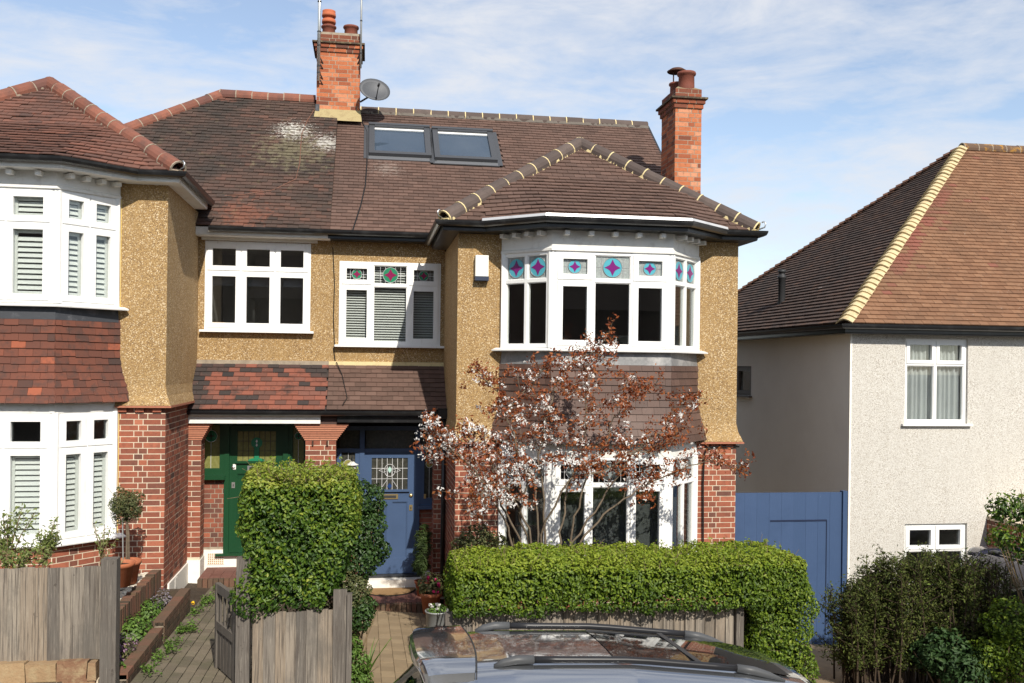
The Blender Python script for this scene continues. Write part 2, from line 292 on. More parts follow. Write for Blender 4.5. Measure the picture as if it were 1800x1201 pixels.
    def mesh(s, name, mats, smooth=False):
        me = bpy.data.meshes.new(name); me.from_pydata(s.v, [], s.f)
        for m in (mats if isinstance(mats, (list, tuple)) else [mats]): me.materials.append(m)
        if any(s.m): me.polygons.foreach_set('material_index', s.m)
        if any(s.t): me.attributes.new('tint', 'FLOAT', 'FACE').data.foreach_set('value', s.t)
        if smooth: me.polygons.foreach_set('use_smooth', [True]*len(s.f))
        me.update(); return me
    def build(s, name, mats, parent=None, smooth=False, kind=None, label=None, fix=False):
        me = s.mesh(name, mats, smooth)
        if fix:
            bm = bmesh.new(); bm.from_mesh(me); bmesh.ops.recalc_face_normals(bm, faces=bm.faces); bm.to_mesh(me); bm.free()
        o = place(bpy.data.objects.new(name, me), parent); 
        if kind: o['kind'] = kind
        if label: o['label'] = label
        return o
BOXF = [(3, 2, 1, 0), (4, 5, 6, 7), (0, 1, 5, 4), (1, 2, 6, 5), (2, 3, 7, 6), (3, 0, 4, 7)]

# loose pieces (bricks, tiles, boards): the largest in view become objects, the rest one joined part
class Pool:
    def __init__(s): s.p = []; s.cache = {}
    def add(s, c, u, v, n, w, h, d, tint, parent, loose=True):
        """box centre, unit axes u, v, n and full sizes along them"""
        c = Vector(c); z = max(c.dot(FW), .5); px, py = proj(c)
        vis = abs(px-900) < 960 and abs(py-600) < 660
        a = w*h*(F/z)**2*abs(n.dot(c.normalized())) if vis else 0
        if not loose: a = 0
        s.p.append((a, c, u, v, n, w, h, d, tint, parent))
    def flush(s, name, m, limit=300, rest_parent=None):
        s.p.sort(key=lambda q: -q[0]); rest = MB(); mi = {}
        for i, (a, c, u, v, n, w, h, d, tint, par) in enumerate(s.p):
            if i < limit and a > 8:
                key = (round(w, 2), round(h, 3), round(d, 3), round(tint*9))
                me = s.cache.get(key)
                if me is None: me = s.cache[key] = MB().box(-w/2, w/2, -d/2, d/2, -h/2, h/2, min(max(key[3]/9, .001), 1)).mesh(name, m)
                uu = u; nn = n
                if u.cross(n).dot(v) < 0: uu = -u   # keep right-handed (x=u, y=n, z=v)
                M = Matrix((uu, nn, v)).transposed().to_4x4(); M.translation = c
                place(bpy.data.objects.new(name, me), par, M)
            else: rest.obox(c, u*(w/2), v*(h/2), n*(d/2), max(tint, .001))
        if rest.v: rest.build(name, m, rest_parent or s.p[0][9], kind='stuff')
Z = Vector((0, 0, 1))
def brickwork(pool, O, U, N, Lw, z0, z1, parent, course=.0753, holes=(), mean=.55, spread=.33, phase=0, sl=.215, hl=.103, jt=.0105, depth=.05):
    """Flemish bond on a rectangle: origin O (bottom start), along U, facing N; holes (u0,u1,za,zb)"""
    O = Vector(O); U = Vector(U).normalized(); N = Vector(N).normalized(); n = int((z1-z0)/course+.001)
    for k in range(n):
        z = z0 + (k+.5)*course; odd = (k+phase) % 2
        u = -(.056 if odd else 0); st = odd == 0
        if odd: u = -.056-.0; st = False
        spans = [(0, Lw)]
        for (a, b, za, zb) in holes:
            if za < z < zb:
                ns = []
                for (p, q) in spans:
                    if b <= p or a >= q: ns.append((p, q))
                    else:
                        if a > p: ns.append((p, a))
                        if b < q: ns.append((b, q))
                spans = ns
        while u < Lw:
            w = sl if st else hl
            for (p, q) in spans:
                a = max(u, p); b = min(u+w, q)
                if b-a > .025:
                    t = min(max(random.gauss(mean, spread*.6), .02), 1)
                    c = O + U*((a+b)/2) + Z*(z-O.z) + N*(random.uniform(.0006, .0035)-depth/2)
                    pool.add(c, U, Z, N, b-a-.001, course-jt, depth, t, parent)
            u += w+jt; st = not st
def tiles(pool, O, U, V, poly, gauge, tw, parent, mean=.5, spread=.4, tintf=None, thick=.013, gap=.004, skip=None, ulim=None, warp=None, rough=1.):
    """plain tiles on the convex polygon poly [(u,v)..] of the plane O,U,V (V up the slope)"""
    O = Vector(O); U = Vector(U).normalized(); V = Vector(V).normalized(); N = U.cross(V)
    vmin = min(p[1] for p in poly); vmax = max(p[1] for p in poly); a = math.asin(min(.5, (thick+.002)/gauge))
    V2 = V*math.cos(a) - N*math.sin(a); N2 = N*math.cos(a) + V*math.sin(a); k = 0; v = vmin
    while v < vmax-.02:
        vm = min(v+gauge*.5, vmax-.005); xs = []
        for i in range(len(poly)):
            (u0, v0), (u1, v1) = poly[i], poly[(i+1) % len(poly)]
            if (v0-vm)*(v1-vm) < 0: xs.append(u0+(u1-u0)*(vm-v0)/(v1-v0))
        if len(xs) >= 2:
            ua, ub = min(xs), max(xs)
            if ulim: ua = max(ua, ulim[0]); ub = min(ub, ulim[1])
            u = math.floor(ua/tw)*tw - (tw/2 if k % 2 else 0)
            while u < ub:
                p = max(u, ua); q = min(u+tw, ub)
                if q-p > .03:
                    c = O + U*((p+q)/2) + V*(v+gauge*.55) + N*(.018+random.uniform(-.001, .0025)*rough) - V*(.03 if rough > 1 and random.random() < .012 else 0)
                    u_, v_, n_ = U, V2, N2
                    if warp:
                        um, vm_ = (p+q)/2, v+gauge*.5; w0 = warp(um, vm_)
                        if w0.length > .002:
                            u_ = (U + (warp(um+.05, vm_)-warp(um-.05, vm_))*10).normalized(); ul = (U + (warp(um+.05, vm_)-warp(um-.05, vm_))*10); us_ = ul.length; vv = (V + (warp(um, vm_+.05)-warp(um, vm_-.05))*10).normalized(); nn = u_.cross(vv).normalized(); c = c+w0; u_ = u_*us_; v_ = vv*math.cos(a)-nn*math.sin(a); n_ = nn*math.cos(a)+vv*math.sin(a)
                    if not (skip and skip((p+q)/2, v+gauge/2)):
                        t = tintf(c) if tintf else random.gauss(mean, spread*.6)
                        pool.add(c + v_*random.uniform(-.004, .004)*rough, u_, v_, n_, q-p-gap, gauge+.03, thick, min(max(t, .02), 1), parent, u_ is U)
                u += tw
        v += gauge; k += 1
ARC = {}
def ridge_run(parent, name, A, B, m, joint, r=.115, seg=.30, upv=Z, half=math.pi*.62):
    """a run of half-round ridge or hip tiles bedded in mortar"""
    A = Vector(A); B = Vector(B); d = (B-A); Ln = d.length; d.normalize(); n = max(1, round(Ln/seg)); s = Ln/n
    a = (upv - d*upv.dot(d)).normalized(); b = d.cross(a)
    for i in range(n):
        t = round(random.random()*4); key = (name, round(s, 3), r, t)
        if key not in ARC:
            mb = MB(); K = 9
            for (r0, x0, x1, mi) in ((r, .006, s-.004, 0), (r+.004, -.011, .007, 1)):
                vs = []
                for j in range(K+1):
                    w = half*(2*j/K-1)
                    for (x, rr) in ((x0, r0), (x1, r0), (x1, r0-.02), (x0, r0-.02)): vs.append((x, -math.sin(w)*rr, math.cos(w)*rr))
                fs = [(4*j+q, 4*j+(q+1) % 4, 4*j+4+(q+1) % 4, 4*j+4+q) for j in range(K) for q in range(4)] + [(0, 1, 2, 3), (4*K+3, 4*K+2, 4*K+1, 4*K)]
                mb.add(vs, fs, max(t/4, .01), mi)
            ARC[key] = mb.mesh(name, [m, joint])
        M = Matrix((d, b, a)).transposed().to_4x4(); M.translation = A + d*(s*i) - a*(r*.55) + a*random.uniform(-.006, .006)
        place(bpy.data.objects.new(name, ARC[key]), parent, M)
def bed(parent, A, B, m, w=.205, h=.05):
    """mortar bedding under a hip run"""
    A = Vector(A); B = Vector(B); d = (B-A).normalized(); b = d.cross(Z).normalized(); a = b.cross(d)
    mb = MB(); n = 120; prev = None; vs = []; 
    for i in range(n+1):
        p = A.lerp(B, i/n); ww = w/2*(1+random.uniform(-.10, .10))
        vs += [p-b*ww+a*(.012-h), p-b*ww+a*.014, p+b*ww+a*.014, p+b*ww+a*(.012-h)]
    fs = [(4*i+q, 4*i+4+q, 4*i+4+(q+1) % 4, 4*i+(q+1) % 4) for i in range(n) for q in range(4)] + [(0, 1, 2, 3), (4*n+3, 4*n+2, 4*n+1, 4*n)]
    mb.add([p-Z*.022 for p in vs], fs).build('mortar_bedding', m, parent, fix=True)
def ring_wall(mb, plan, levels, thick=.2):
    """solid wall along an open plan polyline (outside to the right); levels (z, outward swell)"""
    P = [Vector((p[0], p[1], 0)) for p in plan]; n = len(P); out = []
    for i in range(n):
        d0 = (P[i]-P[i-1]) if i else (P[1]-P[0]); d1 = (P[i+1]-P[i]) if i < n-1 else d0
        d0.normalize(); d1.normalize(); n0 = Vector((d0.y, -d0.x, 0)); n1 = Vector((d1.y, -d1.x, 0)); nn = (n0+n1).normalized(); out.append(nn/max(.3, nn.dot(n0)))
    k = 2*n; vs = []
    for z, o in levels:
        vs += [P[i] + out[i]*o + Z*z for i in range(n)] + [P[i] - out[i]*thick + Z*z for i in range(n-1, -1, -1)]
    fs = [(l*k+j, l*k+(j+1) % k, (l+1)*k+(j+1) % k, (l+1)*k+j) for l in range(len(levels)-1) for j in range(k)]
    fs += [tuple(range(k-1, -1, -1)), tuple((len(levels)-1)*k+j for j in range(k))]
    mb.add(vs, fs); return mb
def holed(mb, O, U, N, Lw, z0, z1, holes, thick=.2, m=0):
    """flat wall with rectangular openings (u0,u1,za,zb)"""
    O = Vector(O); U = Vector(U).normalized(); N = Vector(N).normalized()
    us = sorted({0, Lw, *[h[0] for h in holes], *[h[1] for h in holes]}); zs = sorted({z0, z1, *[h[2] for h in holes], *[h[3] for h in holes]})
    for a, b in zip(us, us[1:]):
        for c, d in zip(zs, zs[1:]):
            uu, zz = (a+b)/2, (c+d)/2
            if any(h[0] < uu < h[1] and h[2] < zz < h[3] for h in holes): continue
            mb.obox(O + U*uu + Z*(zz-O.z) - N*(thick/2), U*((b-a)/2), Z*((d-c)/2), N*(thick/2), 0, m)
    return mb
def room(parent, O, U, N, w, z0, z1, depth=2.2, m=None):
    """the dim room behind a window"""
    O = Vector(O); U = Vector(U).normalized(); N = Vector(N).normalized(); a = O-N*.16; b = a+U*w; e = -N*depth
    P = [Vector((q.x, q.y, z)) for z in (z0, z1) for q in (a, b, b+e, a+e)]
    MB().add(P, [(0, 1, 2, 3), (4, 5, 6, 7), (1, 2, 6, 5), (2, 3, 7, 6), (3, 0, 4, 7)]).build('room_lining', m or ROOM, parent)

SLAT = {}
def stained(parent, C, U, N, w, h, scheme, circ=True):
    """leaded light: circle with a concave diamond"""
    p, q, came = scheme; mb = MB(); r = min(w*.46, h*.44); E1 = N*.004
    def P(x, z, o=0.): return C + U*x + Z*z + N*(.004+o)
    for x in (-w/4, w/4) if w < .25 else (-w*.32, -w*.16, w*.16, w*.32): mb.obox(P(x, 0), U*.0025, Z*(h/2), E1, 0, 2)
    for z in (0,): mb.obox(P(0, z), U*(w/2), Z*.0025, E1*.9, 0, 2)
    mb.obox(P(0, 0), U*.0025, Z*(h/2), E1*1.1, 0, 2)
    K = 24
    disc = [P(math.cos(2*math.pi*i/K)*r, math.sin(2*math.pi*i/K)*r, .004) for i in range(K)]
    mb.prism(disc, N*.003, 0, 0)
    dia = []
    for s in range(4):
        a0 = s*math.pi/2; x0, y0 = math.cos(a0), math.sin(a0); x1, y1 = math.cos(a0+math.pi/2), math.sin(a0+math.pi/2)
        for i in range(4):
            f = i/4; k = 1-.62*math.sin(math.pi*f)*.75
            dia.append(P((x0+(x1-x0)*f)*r*.86*(1-.32*math.sin(math.pi*f)), (y0+(y1-y0)*f)*r*.86*(1-.32*math.sin(math.pi*f)), .0075))
    mb.prism(dia, N*.003, 0, 1)
    for i in range(K):
        w0 = 2*math.pi*i/K; w1 = 2*math.pi*(i+1)/K
        mb.tube([P(math.cos(w0)*r, math.sin(w0)*r, .008), P(math.cos(w1)*r, math.sin(w1)*r, .008)], .0035, 4, 0, 2, False)
    mb.build('stained_glass', [p, q, came], parent)
def window(parent, O, U, N, W, H, cols, trans=None, sash=(), name='window', st=None, blind=None, curtain=False, fm=None, fw=.052, glassm=None, proud=.0, sill=True, obsc=False, top_sash=None, rm=True, rdep=2.2, label=None, sw=.05):
    """O bottom-left corner of the opening seen from outside; cols = light widths in fractions; trans = height fraction of the transom"""
    fm = fm or UPVC; O = Vector(O); U = Vector(U).normalized(); N = Vector(N).normalized()
    root = place(bpy.data.objects.new(name, None), parent); root.empty_display_size = .1
    if label: root['label'] = label
    f = MB(); dp = .07
    def bar(u0, u1, z0, z1, dep=dp, off=0., mb=None): (mb or f).obox(O + U*((u0+u1)/2) + Z*((z0+z1)/2) + N*(proud+off-dep/2), U*((u1-u0)/2), Z*((z1-z0)/2), N*(dep/2))
    bar(0, fw, 0, H); bar(W-fw, W, 0, H); bar(fw, W-fw, 0, fw); bar(fw, W-fw, H-fw, H)
    tot = sum(cols); mul = .045; nc = len(cols); inner = W-2*fw-mul*(nc-1); xs = []; u = fw
    zt = H*trans if trans else None
    for i, c in enumerate(cols):
        w = inner*c/tot; xs.append((u, u+w)); u += w
        if i < nc-1: bar(u, u+mul, fw, H-fw); u += mul
    rows = [(fw, H-fw)] if not trans else [(fw, zt-.022), (zt+.022, H-fw)]
    if trans:
        for (a, b) in xs: bar(a, b, zt-.022, zt+.022)
    f.build('frame', fm, root)
    for i, (a, b) in enumerate(xs):
        for j, (c, d) in enumerate(rows):
            top = trans and j == 1; s = (i in sash) if not (top and top_sash is not None) else (i in top_sash)
            if s:
                sb = MB(); e = .004
                A, B, Cc, Dd = a-.012, b+.012, c-.012, d+.012
                for (p, q, r_, t_) in ((A, A+sw+.012, Cc, Dd), (B-sw-.012, B, Cc, Dd), (A+sw+.012, B-sw-.012, Cc, Cc+sw+.012), (A+sw+.012, B-sw-.012, Dd-sw-.012, Dd)): bar(p, q, r_, t_, .06, .014, sb)
                sb.build('sash', fm, root); a2, b2, c2, d2 = a+sw, b-sw, c+sw, d-sw
            else:
                sb = MB()
                for (p, q, r_, t_) in ((a, a+.012, c, d), (b-.012, b, c, d), (a+.012, b-.012, c, c+.012), (a+.012, b-.012, d-.012, d)): bar(p, q, r_, t_, .05, -.012, sb)
                sb.build('bead', fm, root); a2, b2, c2, d2 = a+.012, b-.012, c+.012, d-.012
            pc = O + U*((a2+b2)/2) + Z*((c2+d2)/2) + N*(proud-.036); w, h = b2-a2, d2-c2
            MB().obox(pc, U*(w/2), Z*(h/2), N*.003).build('pane', (OBSC if (obsc and top) else glassm or GLASS), root)
            if top and st: stained(root, pc, U, N, w, h, st)
            if blind and not (blind[0] == 'shutter' and top and blind[2]):
                kind, pitch = blind[0], blind[1]
                zlo = c2-.01; zhi = d2+.01
                if kind == 'shutter':
                    wsl = w*.92-.03; n = int((zhi-zlo-.10)/pitch); uc = (a2+b2)/2
                    sf = MB()
                    for sgn in (-1, 1): sf.obox(O + U*(uc+sgn*(wsl/2+.022)) + Z*((zlo+zhi)/2) + N*(proud-.085), U*.02, Z*((zhi-zlo)/2), N*.012)
                    for zz in (zlo+.02, zhi-.02): sf.obox(O + U*uc + Z*zz + N*(proud-.085), U*(wsl/2), Z*.028, N*.0115)
                    sf.build('shutter_frame', SHUT, root)
                    for k in range(n):
                        key = ('s', round(wsl, 2))
                        if key not in SLAT: SLAT[key] = MB().box(-wsl/2, wsl/2, -.003, .003, -.031, .031).mesh('slat', SHUT)
                        M = Matrix((U, -N, Z)).transposed().to_4x4() @ Matrix.Rotation(R(-32), 4, 'X'); M.translation = O + U*uc + Z*(zlo+.06+(k+.5)*pitch) + N*(proud-.085)
                        place(bpy.data.objects.new('slat', SLAT[key]), root, M)
                else:
                    n = int((zhi-zlo)/pitch); uc = (a2+b2)/2; ws = w+.02
                    for k in range(n):
                        key = ('b', round(ws, 2))
                        if key not in SLAT: SLAT[key] = MB().box(-ws/2, ws/2, -.0012, .0012, -.016, .016).mesh('slat', BLIND)
                        M = Matrix((U, -N, Z)).transposed().to_4x4() @ Matrix.Rotation(R(-blind[2]), 4, 'X'); M.translation = O + U*uc + Z*(zlo+(k+.5)*pitch) + N*(proud-.11)
                        place(bpy.data.objects.new('slat', SLAT[key]), root, M)
            if curtain:
                cb = MB(); K = 60; vs = []
                for k in range(K+1):
                    x = a2-.03+(w+.06)*k/K; yy = -.10-.022*math.sin(k*.62+i*2+.6*math.sin(k*.21))-.01*math.sin(k*.25)
                    for zz in (c2-.03, d2+.03): vs.append(O + U*x + Z*zz + N*(proud+yy))
                cb.add(vs, [(2*k, 2*k+2, 2*k+3, 2*k+1) for k in range(K)]).build('curtain', CURT, root, True)
    if sill: MB().obox(O + U*(W/2) - Z*.018 + N*(proud+.03), U*(W/2+.06), Z*.017, N*.075).build('sill', fm, root)
    if rm: room(root, O+U*.01, U, N, W-.02, O.z+.01, O.z+H-.01, rdep)
    return root

# ------------------------------------------------------------------ foliage helpers
def leaves(name, pos, nrm, size, tint, m, parent=None, aspect=.5, fold=.25, kind=None, smooth=False):
    """many small folded leaves in one mesh"""
    n = len(pos); pos = np.asarray(pos, float); nrm = np.asarray(nrm, float)+1e-6
    nrm /= np.linalg.norm(nrm, axis=1)[:, None]
    t = rng.normal(size=(n, 3)); t -= nrm*(t*nrm).sum(1)[:, None]; t /= np.linalg.norm(t, axis=1)[:, None]+1e-9
    b = np.cross(nrm, t); s = np.broadcast_to(np.asarray(size, float), (n,))[:, None]
    v = np.stack([pos-t*s*.5, pos+b*s*aspect*.5+nrm*s*fold*.5-t*s*.06, pos+t*s*.5-nrm*s*.10, pos-b*s*aspect*.5+nrm*s*fold*.5-t*s*.06], 1).reshape(-1, 3)
    i = np.arange(n)[:, None]*4
    tri = np.concatenate([i+[0, 2, 1], i+[0, 3, 2]], 1).reshape(-1)
    me = bpy.data.meshes.new(name); me.vertices.add(4*n); me.vertices.foreach_set('co', v.ravel())
    me.loops.add(6*n); me.loops.foreach_set('vertex_index', tri); me.polygons.add(2*n); me.polygons.foreach_set('loop_start', np.arange(2*n)*3)
    try: me.polygons.foreach_set('loop_total', np.full(2*n, 3))
    except Exception: pass
    me.materials.append(m); me.update(calc_edges=True)
    me.attributes.new('tint', 'FLOAT', 'FACE').data.foreach_set('value', np.repeat(np.clip(np.broadcast_to(tint, (n,)), .01, 1), 2))
    o = place(bpy.data.objects.new(name, me), parent)
    if kind: o['kind'] = kind
    return o
def lump(p, sc_, seed):
    """cheap smooth noise"""
    q = p*sc_; return (np.sin(q[:, 0]*1.7+seed)+np.sin(q[:, 1]*1.9+seed*1.3+q[:, 2])+np.sin(q[:, 2]*2.1+seed*.7+q[:, 0]*.8)+np.sin((q[:, 0]+q[:, 2])*3.1+seed*2))/4
def hedge_points(lo, hi, n, depth=.13, rnd=.10, bump=.05, seed=1., bottom=True):
    """points and outward directions through the outer shell of a clipped box hedge"""
    lo = np.array(lo, float); hi = np.array(hi, float); d = hi-lo
    ar = np.array([d[1]*d[2], d[1]*d[2], d[0]*d[2], d[0]*d[2], d[0]*d[1], d[0]*d[1]*(.4 if bottom else 0)]); ar /= ar.sum()
    f = rng.choice(6, n, p=ar); p = lo+rng.random((n, 3))*d; nr = np.zeros((n, 3))
    for k, (ax, sg) in enumerate(((0, -1), (0, 1), (1, -1), (1, 1), (2, 1), (2, -1))):
        q = f == k; p[q, ax] = hi[ax] if sg > 0 else lo[ax]; nr[q, ax] = sg
    c = (lo+hi)/2; inner_lo = lo+rnd; inner_hi = hi-rnd
    near = np.clip(p, inner_lo, inner_hi); dv = p-near; ln = np.linalg.norm(dv, axis=1)[:, None]+1e-9
    nr2 = dv/ln; p = near+nr2*np.minimum(ln, rnd)
    p = p+nr2*(lump(p, 3.2, seed)*bump+lump(p, 9, seed+3)*bump*.5)[:, None]
    dep = rng.exponential(depth*.42, n); p = p-nr2*dep[:, None]
    return p, nr2, dep
def ball_points(c, r, n, depth=.12, seed=1., bump=.12):
    u = rng.normal(size=(n, 3)); u /= np.linalg.norm(u, axis=1)[:, None]; rr = np.array(r)*np.ones(3)
    k = 1+lump(u*2, 1.6, seed)*bump*2; dep = np.minimum(rng.exponential(depth, n), .9)
    return np.array(c)+u*rr*(k-dep)[:, None], u, dep
def twigs(name, n, p, d, ln, r, m, parent):
    mb = MB()
    for i in range(n):
        a = Vector(p[i]); dv = Vector(d[i]); q = a+dv*ln*.5+Vector(rng.normal(size=3))*ln*.12; e = a+dv*ln+Vector(rng.normal(size=3))*ln*.2
        mb.tube([a, q, e], [r, r*.8, r*.5], 4, 0, 0, False)
    return mb.build(name, m, parent, kind='stuff')
# ------------------------------------------------------------------ the ground, road, pavement
def sheet(name, xs, ys, dz, m, kind='structure', skirt=0, zf=zg):
    mb = MB(); vs = [(x, y, zf(x, y)+dz) for y in ys for x in xs]; n = len(xs)
    mb.add(vs, [(j*n+i, j*n+i+1, (j+1)*n+i+1, (j+1)*n+i) for j in range(len(ys)-1) for i in range(n-1)])
    o = mb.build(name, m); o['kind'] = kind; return o
gx = [-900, -200, -60, -30, -20, -14, -10, -7, -5, -4, -3, -2.5, -2, -1.6, -1.2, -.9, -.6, -.3, 0, 1, 2, 3, 4, 5, 6, 7, 8, 10, 12, 16, 22, 30, 60, 200, 900]
sheet('ground', gx, [9.2, 9.3, 10, 11, 12, 13, 13.5, 14, 15, 17, 22, 30, 60, 200, 900], -.06, SOIL)
sheet('far_ground', gx, [-900, -200, -60, -12, -3.2], -.06, SOIL)
sheet('road', gx, [-.6, 7.42], -.13, ASPH)
sheet('opposite_pavement', gx, [-3.2, -.6], -.02, FLAG)
kb = sheet('kerb', gx, [7.42, 7.55], 0, KERBM)
mbk = MB()
for a, b in zip(gx, gx[1:]): mbk.quad((a, 7.42, zg(a, 7)-.14), (b, 7.42, zg(b, 7)-.14), (b, 7.42, zg(b, 7)), (a, 7.42, zg(a, 7)))
mbk.build('kerb_face', KERBM, kb)
sheet('pavement', gx, [7.55, 9.2], -.012, FLAG)
def pavers(name, m, x0, x1, y0, y1, cw, cl, along_y=True, dz=-.02, limit=300, zf=zg, jm=None):
    xs = [x0+(x1-x0)*i/6 for i in range(7)]; ys = [y0+(y1-y0)*i/10 for i in range(11)]
    base = sheet(name, xs, ys, dz-.02, jm or JOINT, zf=zf); pool = Pool()
    i = 0; x = x0; gp = .004 if jm else .008
    while x < x1-.02:
        w = min(cw, x1-x); y = y0-(cl/2 if i % 2 else 0)-.03*(i % 3)
        while y < y1-.01:
            a, b = max(y, y0), min(y+cl, y1)
            if b-a > .03:
                X, Yc = x+w/2, (a+b)/2
                sx = (zf(X+.05, Yc)-zf(X-.05, Yc))/.1; sy = (zf(X, Yc+.05)-zf(X, Yc-.05))/.1
                u = Vector((1, 0, sx)).normalized(); v = Vector((0, 1, sy)).normalized(); n = u.cross(v).normalized(); v = n.cross(u)
                pool.add((X, Yc, zf(X, Yc)+dz-.02+random.uniform(-.002, .003)), u, v, n, w-gp, b-a-gp, .05, random.random(), base)
            y += cl
        x += cw; i += 1
    pool.flush('paver', m, limit)
    return base
pavers('path', PAVE, -2.2, -1.12, 9.25, 14.1, .105, .205)
pavers('tan_path', PAVET, -.12, 1.08, 9.25, 13.78, .15, .21, jm=TJOINT)
sheet('driveway', [4.6, 5.2, 5.8, 6.4, 7.0, 7.3], [9.2, 9.6, 10, 10.6, 11.2, 12, 13, 14, 18, 24], -.03, mat('gravelly_concrete', (.27, .20, .125), .95, [(1.8, (.16, .12, .08), .7, .42, .68), (40, (.4, .33, .24), .5, .6, .75), (12, (.08, .05, .03), .7, .62, .72)], (40, .6, .012)))

# ------------------------------------------------------------------ the pair of semi-detached houses
D, BF, MW = 12.8, 12.2, 15.07
PARTY = -.6
def bayplan(x0, x1, o=0.):
    return [Vector((x0-1.35*o, D, 0)), Vector((x0+.575-.414*o, BF-o, 0)), Vector((x1-.575+.414*o, BF-o, 0)), Vector((x1+1.35*o, D, 0))]
GUT = [(.004, 0), (.012, -.04), (.035, -.068), (.062, -.075), (.09, -.06), (.106, -.03), (.11, 0), (.102, 0), (.086, -.05), (.06, -.064), (.036, -.058), (.018, -.035), (.012, 0)]
def zl(pts, z): return [Vector((p[0], p[1], z)) for p in pts]
def eaves(H, pts, z, fascia, gut, fh=.13, soff=.26, sm=None):
    MB().sweep(zl(pts, z), [(0, -fh), (.0, 0), (-.022, 0), (-.022, -fh)]).build('fascia', fascia, H, fix=True)
    MB().sweep(zl(pts, z), [(-.005, -fh-.012), (-.005, -fh+.004), (-soff, -fh+.004), (-soff, -fh-.012)]).build('soffit', sm or fascia, H, fix=True)
    return MB().sweep(zl(pts, z-.005), GUT).build('gutter', gut, H, fix=True)
def block(H, xa, xb, xe0, xe1, lv, side, wt, bpool, tpool, lead, roofm, hipm, hipj, style):
    """a projecting two-storey block with its bay; side = -1: porch on its left, +1: porch on its right"""
    yb0 = MW if side < 0 else 21.; yb1 = MW if side > 0 else 21.
    planL = [(xa, yb0), (xa, D), (xe0, D)]; planR = [(xe1, D), (xb, D), (xb, yb1)]
    z0 = lv['base']; zL = lv['ledge']; ze = lv['eave']; zw = lv['soffit']
    sw = [(zL, .075), (zL+.05, .058), (zL+.13, .024), (zL+.26, 0), (zw, 0)]
    ring_wall(ring_wall(MB(), planL, sw), planR, sw).build('wall', RENDER, H, fix=True, label='brown pebbledash upper wall')
    led = [(-.03, -.028), (.088, -.028), (.088, -.004), (-.03, -.004)]
    mb = MB(); mb.sweep(zl(planL, zL), led); mb.sweep(zl(planR, zL), led); mb.build('terracotta_ledge', TERRA, H, fix=True)
    # brick ground floor
    bw = ring_wall(ring_wall(MB(), planL, [(z0-.6, 0), (zL-.03, 0)]), planR, [(z0-.6, 0), (zL-.03, 0)])
    bp = bayplan(xe0, xe1); zs = lv['w0'][0]-.04
    ring_wall(bw, [(p.x, p.y) for p in bp], [(z0-.6, 0), (zs, 0)], .16)
    W = bw.build('brick_wall', MORTAR, H, fix=True)
    nb = int((zL-.03-z0)/.0753); zz = zL-.03-nb*.0753
    brickwork(bpool, (xa, D, zz), (1, 0, 0), (0, -1, 0), xe0-xa, zz, zL-.03, W)
    brickwork(bpool, (xe1, D, zz), (1, 0, 0), (0, -1, 0), xb-xe1, zz, zL-.03, W, phase=1)
    if side < 0: brickwork(bpool, (xa, MW, zz), (0, -1, 0), (-1, 0, 0), MW-D, zz, zL-.03, W)
    else: brickwork(bpool, (xb, D, zz), (0, 1, 0), (1, 0, 0), MW-.6-D, zz, zL-.03, W, mean=.5)
    if side < 0: brickwork(bpool, (xb, D, zz), (0, 1, 0), (1, 0, 0), 1.0, zz, zL-.03, W)
    n = int((zs-z0)/.0753); z1 = zs-n*.0753
    for p, q in zip(bp, bp[1:]):
        U = (q-p).normalized(); brickwork(bpool, (p.x, p.y, z1), U, (U.y, -U.x, 0), (q-p).length, z1, zs, W)
    for (a, b) in ((xa, xe0), (xe1, xb)):     # projecting header bricks under the ledge
        k = 0; x = a+.03
        while x < b-.1:
            bpool.add((x+.05, D-.018, zL-.06), Vector((1, 0, 0)), Z, Vector((0, -1, 0)), .105, .05, .04, .6+.2*random.random(), W); x += .215
    # bay windows
    for key, storey in (('w0', 0), ('w1', 1)):
        za, zb = lv[key]
        for i, (p, q) in enumerate(zip(bp, bp[1:])):
            U = (q-p).normalized(); N = Vector((U.y, -U.x, 0)); w = (q-p).length
            s = style(storey, i)
            window(H, Vector((p.x, p.y, za))+U*.03, U, N, w-.06, zb-za, name='bay_window', rm=False, sill=False, proud=.03, **s)
        sl = MB(); sl.sweep(zl([bp[0]-Vector((.09, 0, 0))]+bp[1:3]+[bp[3]+Vector((.09, 0, 0))], za), [(-.06, -.045), (.10, -.045), (.105, -.028), (.0, 0), (-.06, 0)]); sl.build('sill', UPVC, H, fix=True)
        post = MB()
        for p in bp[1:3]: post.lathe([(0, za), (.07, za), (.07, zb), (0, zb)], (p.x, p.y+.035, 0), 8)
        for p, sgn in ((bp[0], 1), (bp[3], -1)): post.box(p.x-.03, p.x+.03, D-.07, D+.03, za, zb)
        post.build('corner_post', UPVC, H, fix=True)
        # one room behind the three lights
        P = [Vector((p.x, p.y+.09, z)) for z in (za-.25, zb+.05) for p in (bp[0]+Vector((-.0, .1, 0)), bp[0]+Vector((.02, 0, 0)), bp[1], bp[2], bp[3]-Vector((.02, 0, 0)), bp[3]+Vector((0, .1, 0)), bp[3]+Vector((0, 3.1, 0)), bp[0]+Vector((0, 3.1, 0)))]
        MB().add(P, [tuple(range(8)), tuple(range(8, 16)), (5, 6, 14, 13), (6, 7, 15, 14), (7, 0, 8, 15)]).build('room_lining', ROOM, H)
    # frieze, brackets
    zt = lv['w1'][1]
    MB().sweep(zl(bp, zt), [(.02, 0), (.055, .0), (.055, .03), (.035, .05), (.035, zw-zt), (-.1, zw-zt), (-.1, 0)]).build('frieze', WOODW, H, fix=True)
